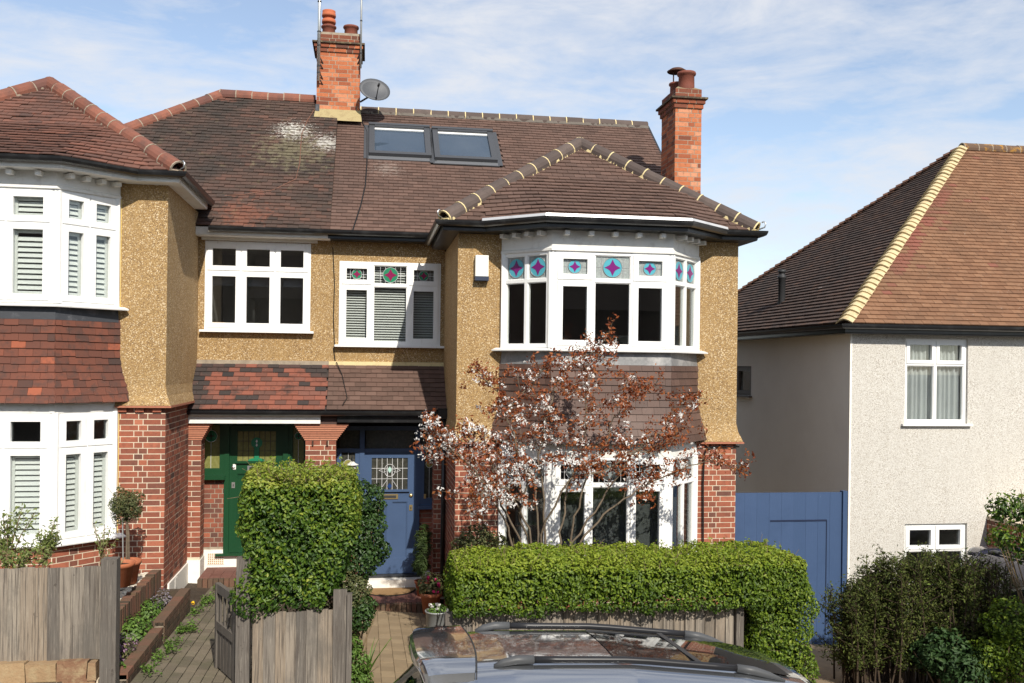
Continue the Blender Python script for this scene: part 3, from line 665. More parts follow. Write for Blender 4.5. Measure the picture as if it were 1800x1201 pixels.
    for p, q in zip(bp, bp[1:]):
        U = (q-p).normalized(); N = Vector((U.y, -U.x, 0)); n = 5 if (q-p).length > 1 else 4
        for k in range(n):
            c = p + (q-p)*((k+.5)/n); MB().obox(Vector((c.x, c.y, zw-.045))+N*.10, U*.032, Z*.028, N*.075).build('bracket', WOODW, H)
    # lead apron and hung tiles
    zt0, zt1 = lv['tile']
    MB().sweep(zl(bp, 0), [(.01, lv['w1'][0]-.03), (.03, zt1-.02), (.012, zt1-.02), (-.03, lv['w1'][0]-.03)]).build('lead_apron', lead, H, fix=True)
    rows = 11; g = (zt1-zt0)/rows
    core = [(0, zt1)] ; prof = lambda v: .012+.13*max(0, (.62-v)/.62)**2
    lev = [(zt0+.01, prof(0)-.02)]+[(zt0+(zt1-zt0)*k/8, prof(k/8)-.02) for k in range(1, 9)]
    B = MB(); 
    for i in range(3):
        vs = []
        for z, o in lev: pl = bayplan(xe0, xe1, o); vs += [Vector((pl[i].x, pl[i].y, z)), Vector((pl[i+1].x, pl[i+1].y, z))]
        B.add(vs, [(2*j, 2*j+1, 2*j+3, 2*j+2) for j in range(len(lev)-1)])
    pl = bayplan(xe0, xe1, lev[0][1]); B.add([Vector((p.x, p.y, zt0+.01)) for p in pl], [(3, 2, 1, 0)])
    TB = B.build('tile_hanging', DECK, H)
    wp = Pool()
    for k in range(rows):
        v0, v1 = k/rows, (k+1)/rows; a = bayplan(xe0, xe1, prof(v0)+.017); b = bayplan(xe0, xe1, prof(v1))
        for i in range(3):
            bl, br = Vector((a[i].x, a[i].y, zt0+g*k)), Vector((a[i+1].x, a[i+1].y, zt0+g*k)); tl, tr = Vector((b[i].x, b[i].y, zt0+g*(k+1)+.012)), Vector((b[i+1].x, b[i+1].y, zt0+g*(k+1)+.012))
            U = (br-bl).normalized(); w = (br-bl).length; n = max(3, round(w/.165)); tw = w/n
            off = 0 if k % 2 else -.5
            V = ((tl+tr)/2-(bl+br)/2); hh = V.length+.015; V = V.normalized(); V = (V-U*V.dot(U)).normalized(); N = U.cross(V)
            j = off
            while j < n:
                p, q = max(j, 0)*tw, min(j+1, n)*tw
                t = wt(); dz = random.gauss(0, .0035) if style == style_left else random.gauss(0, .001)
                if q-p > .02: wp.add(bl + U*((p+q)/2) + V*(hh/2+dz) + N*.004, U, V, N, q-p-.003, hh, .012, t, TB)
                j += 1
    wp.flush('wall_tile', WTILE_R if style == style_right else WTILE_L, 300)
    MB().sweep(zl(bp, lv['w0'][1]), [(.035, -.004), (.035, zt0-lv['w0'][1]+.02), (-.08, zt0-lv['w0'][1]+.02), (-.08, -.004)]).build('head_board', WOODW, H, fix=True)
    # eaves follow the bay
    oh = .23; ya = 12.55
    pts = [(xa-oh, 14.7 if side < 0 else 20), (xa-oh, ya), (xe0-.28, ya), (xe0+.44, 11.93), (xe1-.44, 11.93), (xe1+.28, ya), (xb+oh*.8, ya), (xb+oh*.8, 14.7 if side > 0 else 20)]
    eaves(H, pts, ze, BLACKP if style == style_right else WOODW, BLACKP, .12, .3, BLACKP if style == style_right else WOODW)
    if style == style_right: MB().sweep(zl(pts[2:6], ze+.012), [(-.06, .03), (.075, .012), (.085, -.02), (.095, -.02), (.085, .022), (-.06, .045)]).build('eaves_flashing', mat('pale_flashing', (.62, .62, .62), .4, [(4, (.4, .4, .4), .5, .5, .7)], metal=.3), H, fix=True)
    # roof: front slope, sides, tiles and hips
    A = Vector((xa-oh, ya, ze)); Bc = Vector((xb+oh*.8, ya, ze)); ap = Vector(lv['apex']); back = Vector((ap.x, 17.2, ap.z))
    rf = MB(); d = Vector((0, 0, -.05))
    L2 = Vector((A.x, 16, ze)); R2 = Vector((Bc.x, 16, ze))
    rf.add([A, Bc, ap], [(0, 1, 2)]); rf.add([A, ap, back, L2], [(0, 1, 2, 3)]); rf.add([Bc, R2, back, ap], [(0, 1, 2, 3)])
    rf.add([A+d, Bc+d, R2+d, L2+d], [(0, 1, 2, 3)]); rf.add([A, A+d, Bc+d, Bc], [(0, 1, 2, 3)])
    RF = rf.build('bay_roof', roofm, H)
    V = (ap-(A+Bc)/2); V.x = 0; hV = V.length; V.normalize(); w = Bc.x-A.x
    def bulge(x):
        k = max(0., min(1., (x-(xe0-.36))/.86, ((xe1+.36)-x)/.86)); return (k*.6+.4*k*k*(3-2*k))*.635
    v0 = 1.25
    def warp(u, v): return Vector((0, -bulge(A.x+u)*max(0, 1-v/v0)**1.15, 0)) if v < v0 else Vector((0, 0, 0))
    tiles(tpool, A, (1, 0, 0), V, [(0, 0), (w, 0), (ap.x-A.x, hV)], .1, .165, RF, ulim=(max(0, -5.4-A.x), w), warp=warp, rough=1. if style == style_right else 2.4)
    us = [xe0-.32-A.x+(xe1-xe0+.64)*k/40 for k in range(41)]; vsn = [v0*k/8 for k in range(9)]; NN = Vector((1, 0, 0)).cross(V); g = MB()
    cl = lambda u, q: min(max(u, (ap.x-A.x)*q/hV+.03), w-(w-ap.x+A.x)*q/hV-.03)
    g.add([A+Vector((cl(u, q), 0, 0))+V*q+warp(cl(u, q), q)+NN*.003 for q in vsn for u in us], [(r*41+k, r*41+k+1, (r+1)*41+k+1, (r+1)*41+k) for r in range(8) for k in range(40)]); g.build('bay_roof_skirt', roofm, H)
    u3 = Vector((0, -.3, 1))
    for X in (A, Bc):
        e = X + (ap-X)*.0; bed(RF, e+Vector((0, 0, .02)), ap+Vector((0, 0, .02)), YMORTAR if style == style_right else DMORTAR)
        ridge_run(RF, 'hip_tile', e+Vector((0, 0, .085)), ap+Vector((0, 0, .085)), hipm, hipj)
    MB().lathe([(0, .118), (.05, .115), (.085, .085), (.10, .02), (.10, -.1)], ap, 14).build('apex_cap', YMORTAR if style == style_right else HIPR, RF)
    for X, sg in ((A, -1), (Bc, 1)):   # hip irons
        e = X+Vector((sg*.02, -.02, .03)); MB().tube([e+Vector((-.06*sg, .06, -.03)), e, e+Vector((sg*.05, -.05, .02)), e+Vector((sg*.06, -.06, .07)), e+Vector((sg*.04, -.04, .10)), e+Vector((sg*.02, -.02, .09))], .011, 6).build('hip_iron', STEEL, RF, True)
    return W
def style_right(st, i):
    S = dict(trans=.70 if st else .74, fw=.045)
    if i == 1: S.update(cols=[1.05, 1.15, 1.05], sash=(0, 2), sw=.06)
    else: S.update(cols=[1, 1], sw=.05)
    S['st'] = (TEAL, PURP, CAME) if st else (mat('smoky_glass', (.05, .055, .055), .12, spec=.6), mat('pale_bevel_glass', (.22, .25, .25), .12, spec=.7), CAMEW); S['obsc'] = bool(st)
    return S
def style_left(st, i):
    S = dict(trans=.70 if st else .725, fw=.045, sw=.062)
    if i == 1: S.update(cols=[1, 1, 1], sash=(0, 1, 2))
    else: S.update(cols=[1, 1], sash=(0, 1))
    S['blind'] = ('shutter', .066, st == 0)
    return S
HL = thing('semi_detached_house', (-3.4, 14, -3.2), 'semi-detached house half with green front door, white shutters and red weathered roof', 'house')
HR = thing('semi_detached_house', (2.6, 14, -3.5), 'semi-detached house half with blue front door, stained glass bay and brown tiled roof', 'house')
BL, BR, CL, CR_ = Pool(), Pool(), Pool(), Pool(); TL, TR, TLb, TP, TPR = Pool(), Pool(), Pool(), Pool(), Pool()
LVR = dict(base=-3.75, ledge=-1.045, eave=1.935, soffit=1.80, w0=(-2.66, -1.20), w1=(.245, 1.53), tile=(-1.02, .045), apex=(3.19, 14.15, 3.41))
LVL = dict(base=-3.05, ledge=-.575, eave=2.43, soffit=2.30, w0=(-2.23, -.645), w1=(.695, 2.09), tile=(-.525, .515), apex=(-4.62, 14.55, 4.0))
wtr = lambda: random.gauss(.45, .2)
def wtl(): return .99 if random.random() < .02 else min(.78, random.gauss(.42, .15))
wallR = block(HR, 1.205, 5.23, 1.83, 4.61, LVR, -1, wtr, BR, TR, LEAD, TILE_R, HIPB, YMORTAR, style_right)
wallL = block(HL, -6.63, -2.6, -6.0, -3.21, LVL, 1, wtl, BL, TLb, DLEAD, TILE_B, HIPR, DMORTAR, style_left)

gb = mat('charcoal_reflection', (.075, .08, .08), .8)  # charcoal panels added behind the lower panes as their grey street reflection
for p, q in zip(bayplan(1.83, 4.61), bayplan(1.83, 4.61)[1:]):
    U = (q-p).normalized(); N = Vector((U.y, -U.x, 0)); c = (p+q)/2-N*.22; MB().obox(Vector((c.x, c.y, -2.1)), U*((q-p).length/2-.10), Z*.48, N*.004).build('blind_or_reflection', gb, HR)
# main upper wall with its windows
WL = (-2.50, -.90, .50, 1.875); WR_ = (-.455, 1.145, .30, 1.62)
mb = holed(MB(), (-2.6, MW, 0), (1, 0, 0), (0, -1, 0), 2.0, -.6, 2.15, [(.10, 1.70, WL[2], WL[3])]); mb.build('main_wall', RENDER, HL)
mb = holed(MB(), (PARTY, MW, 0), (1, 0, 0), (0, -1, 0), 1.805, -.6, 2.15, [(.145, 1.745, WR_[2], WR_[3])]); mb.build('main_wall', RENDER, HR)
wl = window(HL, (WL[0], MW, WL[2]), (1, 0, 0), (0, -1, 0), 1.6, 1.375, [1, 1, 1], .665, (0, 1, 2), proud=.01, sw=.06, rdep=1.6)
wr = window(HR, (WR_[0], MW, WR_[2]), (1, 0, 0), (0, -1, 0), 1.6, 1.32, [1, 1.2, 1], .72, (0, 2), proud=.01, sw=.06, st=(SGREEN, CRIM, CAMEW), blind=('blind', .040, 50), rdep=1.6)
for (x, za, zb) in ((-3.20, LVL['w0'][0]-.05, LVL['w0'][1]+.12), (-3.20, LVL['w1'][0]-.05, LVL['w1'][1])): MB().box(x-.02, x+.028, D-.006, D+.02, za, zb).build('yellow_sealant', mat('yellow_stain', (.62, .44, .12), .9, [(14, (.45, .32, .12), .6, .45, .7)]), HL)
# things on the window ledge
MB().box(-2.40, -2.22, MW+.12, MW+.2, .58, .625).build('ledge_box', mat('cardboard', (.45, .25, .08), .8), wl)
for i in range(3): MB().obox((-2.48+0*i+.55*(i+.5)*.98, MW+.15, 1.30), (.2, 0, 0), (0, 0, .10), (0, .004, 0)).build('blind_or_reflection', mat('grey_blind', (.20, .20, .22), .8), wl)

# porch
PE, PT = 14.35, MW
zpe, zpt = -.70, -.03
Vp = Vector((0, PT-PE, zpt-zpe)); hp = Vp.length
for (H, a, b, m, pool, tf) in ((HL, -2.6, PARTY, TILE_P, TP, 1), (HR, PARTY, 1.205, TILE_R, TPR, 0)):
    r = MB(); r.prism([(a, PE, zpe), (a, PT, zpt), (a, PT, zpt-.12), (a, PE+.08, zpe-.05)], (b-a, 0, 0)); PR = r.build('porch_roof', m, H)
    def tfun(c):
        if c.x < -2.42 or (c.z > -.22 and random.random() < .6): return random.uniform(.02, .30)
        return random.choice([.16, .40, .44, .48, .52, .55, .60, .62, .66, .75, .8, .9, .45, .6, .5])
    tiles(pool, (a, PE-.03, zpe-.005), (1, 0, 0), Vp, [(0, 0), (b-a, 0), (b-a, hp), (0, hp)], .1, .165, PR, mean=.55, tintf=tfun if tf else None)
    if tf: MB().obox((a+(b-a)/2, PT-.02, zpt+.03), ((b-a)/2, 0, 0), (0, .03, .0), (0, 0, .035)).build('cement_fillet', DMORTAR, PR)
    else: MB().obox((a+(b-a)/2, PT-.02, zpt+.03), ((b-a)/2, 0, 0), (0, .03, 0), (0, 0, .035)).build('cement_fillet', YMORTAR, PR)
    MB().box(a+.003, b-.003, PE+.07, PT-.01, zpe-.10, zpe-.06).build('porch_ceiling', WOODW if tf else BLACKP, H)
    MB().sweep([(a, PE, zpe-.01), (b, PE, zpe-.01)], GUT).build('gutter', BLACKP, H, fix=True)
fz = -.735
MB().box(-2.6, -.69, PE+.0, PE+.03, fz-.03, fz+.0).box(-2.6, -.69, PE+.012, PE+.05, fz-.17, fz-.03).box(-2.6, -.69, PE-.016, PE+.02, fz-.055, fz-.03).build('porch_fascia', WOODW, HL, label='white porch fascia board')
MB().box(-.44, 1.205, PE+.0, PE+.045, fz-.15, fz+.0).box(-.44, 1.205, PE-.02, PE+.02, fz-.07, fz-.045).build('porch_fascia', BLACKP, HR)
def pier(H, pool, x0, x1, zb, corb_l, corb_r, ztop=-.915, zc=-1.16, y0=14.42, y1=14.75):
    m = MB().box(x0, x1, y0, y1, zb, zc); P = m.build('porch_pier', MORTAR, H)
    n = int((zc-zb)/.0753); z = zc-n*.0753
    brickwork(pool, (x0, y0, z), (1, 0, 0), (0, -1, 0), x1-x0, z, zc, P, phase=1)
    brickwork(pool, (x1, y0, z), (0, 1, 0), (1, 0, 0), y1-y0, z, zc, P)
    brickwork(pool, (x0, y1, z), (0, -1, 0), (-1, 0, 0), y1-y0, z, zc, P)
    k = 9; h = (ztop-zc)/k
    for i in range(k):
        f = (i+1)/k; MB().box(x0-corb_l*f, x1+corb_r*f, y0-.012-.002*(i % 2), y1, zc+h*i+.004, zc+h*(i+1)-.004*(i<8), random.random()).build('corbel_tile', TERRA, P)
    return P
pr = pier(HL, BL, -.905, -.46, -3.3, .17, .185)
MB().box(-.74, -.45, 14.40, 14.7, -.915, -.74).build('pier_head', BRICK, pr)
pier(HL, BL, -2.598, -2.42, -2.93, 0, .13)
pier(HR, BR, 1.03, 1.2, -3.6, .13, 0)
for x in (-.80, -.585): MB().box(x-.012, x+.012, 14.39, 14.43, -1.24, -1.165).build('iron_hook', mat('rust', (.06, .03, .02), .8), pr)
# white plinths
MB().box(-2.63, -2.41, 14.40, 14.77, -3.3, -2.93).build('plinth', WPAINT, HL)
MB().box(-2.6, -2.575, D+.25, 14.4, -3.4, -2.96).box(-2.574, -2.57, 13.42, 13.58, -3.12, -2.98).build('plinth', WPAINT, HL)
MB().box(-2.6, -2.175, MW-.055, MW, -3.4, -2.90).box(-2.175, -1.205, MW-.057, MW, -3.4, -2.986).box(-1.205, PARTY-.11, MW-.055, MW, -3.4, -2.90).build('plinth', WPAINT, HL)
v = MB().box(-2.40, -2.16, MW-.06, MW-.05, -3.12, -2.95)
for i in range(9): v.box(-2.40+.03*i-.004, -2.40+.03*i+.004, MW-.068, MW-.055, -3.12, -2.95, 0, 1)
for i in range(7): v.box(-2.40, -2.16, MW-.067, MW-.055, -3.12+.0283*i-.004, -3.12+.0283*i+.004, 0, 1)
v.build('air_brick', [mat('vent_clay', (.45, .30, .16), .9), WPAINT], HL)

def panelled_door(H, x0, z0, w, h, m, glass_h, knob_left, scheme, y=MW+.02):
    """part-glazed front door"""
    d = place(bpy.data.objects.new('front_door', None), H); d['label'] = 'green front door' if m is GREEN else 'blue front door'
    st = .115; zt = z0+h; gl0 = zt-.09-glass_h
    b = MB().box(x0, x0+st, y-.045, y, z0, zt).box(x0+w-st, x0+w, y-.045, y, z0, zt).box(x0+st, x0+w-st, y-.045, y, zt-.09, zt).box(x0+st, x0+w-st, y-.045, y, gl0-.2, gl0).box(x0+st, x0+w-st, y-.045, y, z0, z0+.24)
    b.box(x0+w/2-.04, x0+w/2+.04, y-.045, y, z0+.24, gl0-.2).box(x0+st, x0+w-st, y-.02, y-.005, z0+.24, gl0-.2)
    for q in (0, 1):   # raised mouldings round the two tall panels
        a0 = x0+st if not q else x0+w/2+.04; a1 = x0+w/2-.04 if not q else x0+w-st
        for (p, r, s, t) in ((a0, a0+.014, z0+.24, gl0-.2), (a1-.014, a1, z0+.24, gl0-.2), (a0+.014, a1-.014, z0+.24, z0+.254), (a0+.014, a1-.014, gl0-.214, gl0-.2)): b.box(p, r, y-.034, y-.02, s, t)
    b.box(x0+st-.03, x0+w-st+.03, y-.085, y-.04, gl0-.035, gl0)
    b.build('door_leaf', m, d)
    MB().box(x0+st, x0+w-st, y-.028, y-.022, gl0, zt-.09).build('pane', scheme['pane'], d)
    C = Vector((x0+w/2, y-.03, gl0+glass_h/2)); U = Vector((1, 0, 0)); N = Vector((0, -1, 0)); gw = w-2*st
    lb = MB()
    for i in range(1, 7): lb.obox(C+U*(gw*(i/7-.5)), U*.0035, Z*(glass_h/2), N*.004, 0, 0)
    for i in (1, 2): lb.obox(C+Z*(glass_h*(i/3-.5)), U*(gw/2), Z*.0035, N*.0035, 0, 0)
    if scheme['kind'] == 'tree':
        lb.prism([C+U*(.085*math.cos(a*.314))+Z*(.05+.085*math.sin(a*.314))+N*.005 for a in range(20)], N*.004, 0, 1)
        lb.obox(C-Z*.11+N*.007, U*.035, Z*.10, N*.004, 0, 1); lb.prism([C+U*(.13*math.cos(a*.314))+Z*(-glass_h/2+.045*max(0, math.sin(a*.314)))+N*.005 for a in range(11)], N*.004, 0, 1)
        for zz in (.075, .015): lb.prism([C+U*.016+Z*zz+N*.011, C+Z*(zz+.028)+N*.011, C-U*.016+Z*zz+N*.011, C+Z*(zz-.028)+N*.011], N*.003, 0, 2)
    else:
        K = 20
        for (cx, cz, r) in ((0, .05, .085),):
            for i in range(K): lb.tube([C+U*(cx+r*math.cos(2*math.pi*i/K))+Z*(cz+r*math.sin(2*math.pi*i/K)*1.15)+N*.008, C+U*(cx+r*math.cos(2*math.pi*(i+1)/K))+Z*(cz+r*math.sin(2*math.pi*(i+1)/K)*1.15)+N*.008], .005, 4, 0, 0, False)
        for sg in (-1, 1):
            lb.tube([C+U*(sg*.17)+Z*.05+N*.008, C+U*(sg*.10)+Z*.08+N*.008, C+U*(sg*.03)+Z*.05+N*.008, C+U*(sg*.10)+Z*.02+N*.008, C+U*(sg*.17)+Z*.05+N*.008], .004, 4)
            lb.tube([C+U*(sg*.03)+Z*.04+N*.008, C+U*(sg*.04)-Z*.10+N*.008, C+U*(sg*.13)-Z*(glass_h/2-.02)+N*.008], .0045, 4)
        lb.prism([C+U*.035+Z*.06+N*.009, C+Z*.115+N*.009, C-U*.035+Z*.06+N*.009, C+Z*.01+N*.009], N*.003, 0, 1)
        lb.prism([C+U*.04-Z*(glass_h/2-.05)+N*.009, C-Z*(glass_h/2-.1)+N*.009, C-U*.04-Z*(glass_h/2-.05)+N*.009, C-Z*(glass_h/2-.008)+N*.009], N*.003, 0, 2)
    lb.build('leaded_light', scheme['mats'], d)
    MB().box(x0+w/2-.135, x0+w/2+.135, y-.056, y-.045, gl0-.155, gl0-.075).box(x0+w/2-.105, x0+w/2+.105, y-.06, y-.056, gl0-.135, gl0-.095, 0, 1).build('letterbox', [STEEL if m is GREEN else BRASS, DARKM], d)
    kx = x0+.06 if knob_left else x0+w-.06
    MB().lathe([(0, 0), (.03, 0), (.032, .01), (.018, .02), (0, .022)], (kx, y-.045, gl0-.1), 14, axis=Vector((0, -1, 0))).build('latch', STEEL if m is GREEN else BRASS, d, True)
    MB().box(kx-.025, kx+.025, y-.053, y-.045, z0+1.0, z0+1.09).box(kx-.007, kx+.007, y-.056, y-.053, z0+1.025, z0+1.06, 0, 1).build('lock', [STEEL if m is GREEN else BRASS, DARKM], d)
    return d
GLASSY = mat('yellow_obscured_glass', (.17, .17, .05), .25, [(25, (.24, .24, .09), .6, .45, .6)], spec=.6); GLASSG = mat('dark_obscured_glass', (.035, .036, .03), .2, [(25, (.075, .07, .055), .6, .45, .6)], spec=.6)
DIAM = mat('mint_bevel_glass', (.42, .62, .55), .15, spec=.8); BLUEST = mat('navy_glass', (.02, .05, .16), .2)
CAMED = mat('dark_came', (.03, .035, .025), .5)
gd = panelled_door(HL, -2.095, -2.95, .81, 1.97, GREEN, .46, True, dict(pane=GLASSY, kind='tree', mats=[CAMED, SGREEN, CAMEW]))
bd = panelled_door(HR, -.03, -3.33, .80, 1.93, BLUE, .50, False, dict(pane=GLASSG, kind='flower', mats=[CAMEW, DIAM, BLUEST]))
MB().obox((-2.02, MW-.03, -1.62), (.022, 0, 0), (0, .01, 0), (0, 0, .04)).build('door_bell_push', ALARM, HL)
MB().obox((.93, MW-.06, -2.10), (.018, 0, 0), (0, .01, 0), (0, 0, .035)).build('door_bell_push', BRASS, HR)
def porch_screen(H, m, xs, zd0, ztop, ztr, sill_z, doorx, hookpool, plinthz, scheme, mid=None):
    """door posts, transom, sidelights with sills on low brick walls"""
    x0, d0, d1, x1 = xs; y = MW
    f = MB().box(d0-.075, d0, y-.07, y+.03, zd0, ztop).box(d1, d1+.075, y-.07, y+.03, zd0, ztop)
    f.box(x0, x1, y-.066, y+.026, ztop-.07, ztop).box(x0+.001, d0-.075, y-.06, y+.02, ztr, ztr+.06).box(d0, d1, y-.06, y+.02, ztr, ztr+.06).box(d1+.075, x1-.001, y-.06, y+.02, ztr, ztr+.06)
    for (a, b) in ((x0, d0-.075), (d1+.075, x1)):
        f.box(a, a+.07, y-.055, y+.015, sill_z, ztr).box(b-.07, b, y-.055, y+.015, sill_z, ztr).box(a+.07, b-.07, y-.055, y+.015, sill_z, sill_z+.11)
    f.build('door_frame', m, H)
    for (a, b) in ((x0, d0-.075), (d1+.075, x1)):
        MB().box(a-.02, b+.02, y-.13, y, sill_z-.06, sill_z).build('sidelight_sill', m, H)
        S = place(bpy.data.objects.new('sidelight', None), H)
        MB().box(a+.07, b-.07, y-.02, y-.014, sill_z+.11, ztr).build('pane', scheme[0], S)
        C = Vector(((a+b)/2, y-.024, (sill_z+.11+ztr)/2)); w = b-a-.14; h = ztr-sill_z-.11; U = Vector((1, 0, 0)); N = Vector((0, -1, 0)); lb = MB()
        lb.obox(C, U*.003, Z*(h/2), N*.004); cz = h*.24; r = w*.34
        for i in range(16): lb.tube([C+U*(r*math.cos(i*.3927))+Z*(cz+r*math.sin(i*.3927))+N*.006, C+U*(r*math.cos(i*.3927+.3927))+Z*(cz+r*math.sin(i*.3927+.3927))+N*.006], .005, 4, 0, 0, False)
        lb.prism([C+U*(r*math.cos(i*.3927))+Z*(cz+r*math.sin(i*.3927))+N*.003 for i in range(16)], N*.003, 0, 1)
        lb.prism([C+U*r*.8+Z*cz+N*.008, C+U*.012+Z*(cz+.012)+N*.008, C+Z*(cz+r*.8)+N*.008, C-U*.012+Z*(cz+.012)+N*.008, C-U*r*.8+Z*cz+N*.008, C-U*.012+Z*(cz-.012)+N*.008, C+Z*(cz-r*.8)+N*.008, C+U*.012+Z*(cz-.012)+N*.008], N*.003, 0, 2)
        lb.build('leaded_light', [scheme[1], SYEL if m is BLUE else SGREEN, BRASS if m is BLUE else CAMED], S)
        W = MB().box(a-.01, b+.01, y-.02, y+.1, plinthz, sill_z-.06).build('sidelight_wall', DMORTAR, H)
        n = int((sill_z-.06-plinthz)/.0753); z = sill_z-.06-n*.0753
        brickwork(hookpool, (a-.01, y-.02, z), (1, 0, 0), (0, -1, 0), b-a+.02, z, sill_z-.06, W, mean=.45)
    for (a, b) in ((x0+.04, d0-.09), (d0+.02, d1-.02), (d1+.09, x1-.04)):
        if ztop-.07-(ztr+.06) > .08: MB().box(a, b, y-.02, y-.014, ztr+.06, ztop-.07).build('transom_pane', scheme[0], H)
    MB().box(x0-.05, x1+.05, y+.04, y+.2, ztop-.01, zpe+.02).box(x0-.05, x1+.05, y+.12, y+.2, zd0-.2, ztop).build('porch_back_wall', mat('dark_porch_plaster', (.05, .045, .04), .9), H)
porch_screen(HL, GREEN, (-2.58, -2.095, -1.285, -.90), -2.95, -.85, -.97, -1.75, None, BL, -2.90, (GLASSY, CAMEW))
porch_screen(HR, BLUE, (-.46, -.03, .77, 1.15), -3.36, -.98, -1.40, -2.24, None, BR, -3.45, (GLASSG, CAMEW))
MB().box(-2.28, -1.2, MW-.13, MW-.04, -2.985, -2.95).build('door_sill', GREEN, HL)
MB().box(-.12, .86, MW-.16, MW-.03, -3.365, -3.335).build('door_sill', DARKM, HR)
MB().box(-.14, .88, MW-.30, MW-.03, -3.62, -3.367).box(.88, 1.02, MW-.34, MW, -3.62, -3.30).build('door_step', WPAINT, HR)
# tiled porch floors with brick edging
for (H, x0, x1, y0, z) in ((HL, -2.41, -.92, 14.15, -3.17), (HR, -.45, 1.03, 13.8, -3.51)):
    P = MB().box(x0, x1, y0+.1, MW, z-.4, z-.012).build('porch_floor', MORTAR, H); tp = Pool()
    for i in range(int((x1-x0)/.152)):
        for j in range(int((MW-y0-.1)/.152)): tp.add((x0+.076+.152*i, y0+.176+.152*j, z-.012), Vector((1, 0, 0)), Vector((0, 1, 0)), Z, .148, .148, .03, random.random(), P)
    tp.flush('floor_tile', REDT, 120)
    e = Pool()
    for i in range(int((x1-x0)/.0753)): e.add((x0+.038+.0753*i, y0+.05, z-.10), Vector((1, 0, 0)), Z, Vector((0, -1, 0)), .065, .21, .10, random.uniform(.2, .7), P)
    e.flush('edging_brick', OLDB, 60)

# main roof
eY, rY, ez = 14.8, 18., 2.06
MB().sweep([(-2.4, eY, ez), (PARTY, eY, ez)], GUT).build('gutter', BLACKP, HL, fix=True); MB().sweep([(PARTY, eY, ez), (1.0, eY, ez)], GUT).build('gutter', BLACKP, HR, fix=True)
MB().box(-2.6, PARTY-.03, eY, eY+.02, ez-.12, ez-.005).box(-2.6, PARTY, eY+.02, MW, ez-.13, ez-.10).build('fascia', WOODW, HL); MB().box(PARTY-.03, 1.2, eY, eY+.02, ez-.12, ez-.005).box(PARTY, 1.2, eY+.02, MW, ez-.13, ez-.10).build('fascia', BLACKP, HR)
MB().box(-2.55, -.80, MW-.06, MW+.05, 1.885, ez-.13).build('window_head', WOODW, HL)
zrl, zrr = 4.93, 4.77
rf = MB(); A = Vector((-6.85, eY, ez)); rl = Vector((-2.745, rY, zrl)); rm_ = Vector((PARTY, rY, zrl)); B_ = Vector((PARTY, eY, ez))
rf.add([A, B_, rm_, rl, Vector((-6.85, 21.2, ez)), Vector((PARTY, 21.2, ez))], [(0, 1, 2, 3), (4, 0, 3), (5, 4, 3, 2)]); RL = rf.build('main_roof', TILE_L, HL)
V = Vector((0, rY-eY, zrl-ez)); hv = V.length
tiles(TL, A, (1, 0, 0), V, [(0, 0), (6.25, 0), (6.25, hv), (4.105, hv)], .1, .165, RL, ulim=(1.4, 6.25), rough=2.6)
rf = MB(); X1 = 5.42; rf.add([Vector((PARTY, eY, ez)), Vector((X1, eY, ez)), Vector((X1, rY, zrr)), Vector((PARTY, rY, zrr)), Vector((PARTY, 21.2, ez)), Vector((X1, 21.2, ez))], [(0, 1, 2, 3), (3, 2, 5, 4), (0, 3, 4), (1, 5, 2)]); RR = rf.build('main_roof', TILE_R, HR)
VR = Vector((0, rY-eY, zrr-ez)); hvr = VR.length; VRn = VR.normalized(); NR = Vector((1, 0, 0)).cross(VRn); OR = Vector((PARTY, eY, ez))
def rp(x, y): p = atplane(x, y, OR, NR)-OR; return p.x, p.dot(VRn)
sk = []
for q in (((649, 227), (754, 231), (758, 283), (649, 276)), ((762, 234), (863, 238), (875, 290), (764, 285))):
    c = [rp(*p) for p in q]; sk.append((min(c[0][0], c[3][0]), (c[1][0]+c[2][0])/2, (c[2][1]+c[3][1])/2, (c[0][1]+c[1][1])/2))
tiles(TR, OR, (1, 0, 0), VR, [(0, 0), (X1-PARTY, 0), (X1-PARTY, hvr), (0, hvr)], .1, .165, RR, skip=lambda u, v: any(a-.08 < u < b+.08 and c-.12 < v < d+.05 for a, b, c, d in sk))
MB().box(5.10, 5.23, 15, 21, -3.9, ez).box(-.66, -.54, 15.2, 21, -3.6, ez).box(PARTY, 5.23, 20.9, 21, -3.9, ez).build('rear_wall', WREN, HR)
MB().box(-6.6, -.7, 20.9, 21, -3.6, ez).build('rear_wall', WREN, HL)
FRAMEG = mat('grey_skylight_frame', (.085, .088, .095), .4, metal=.4)
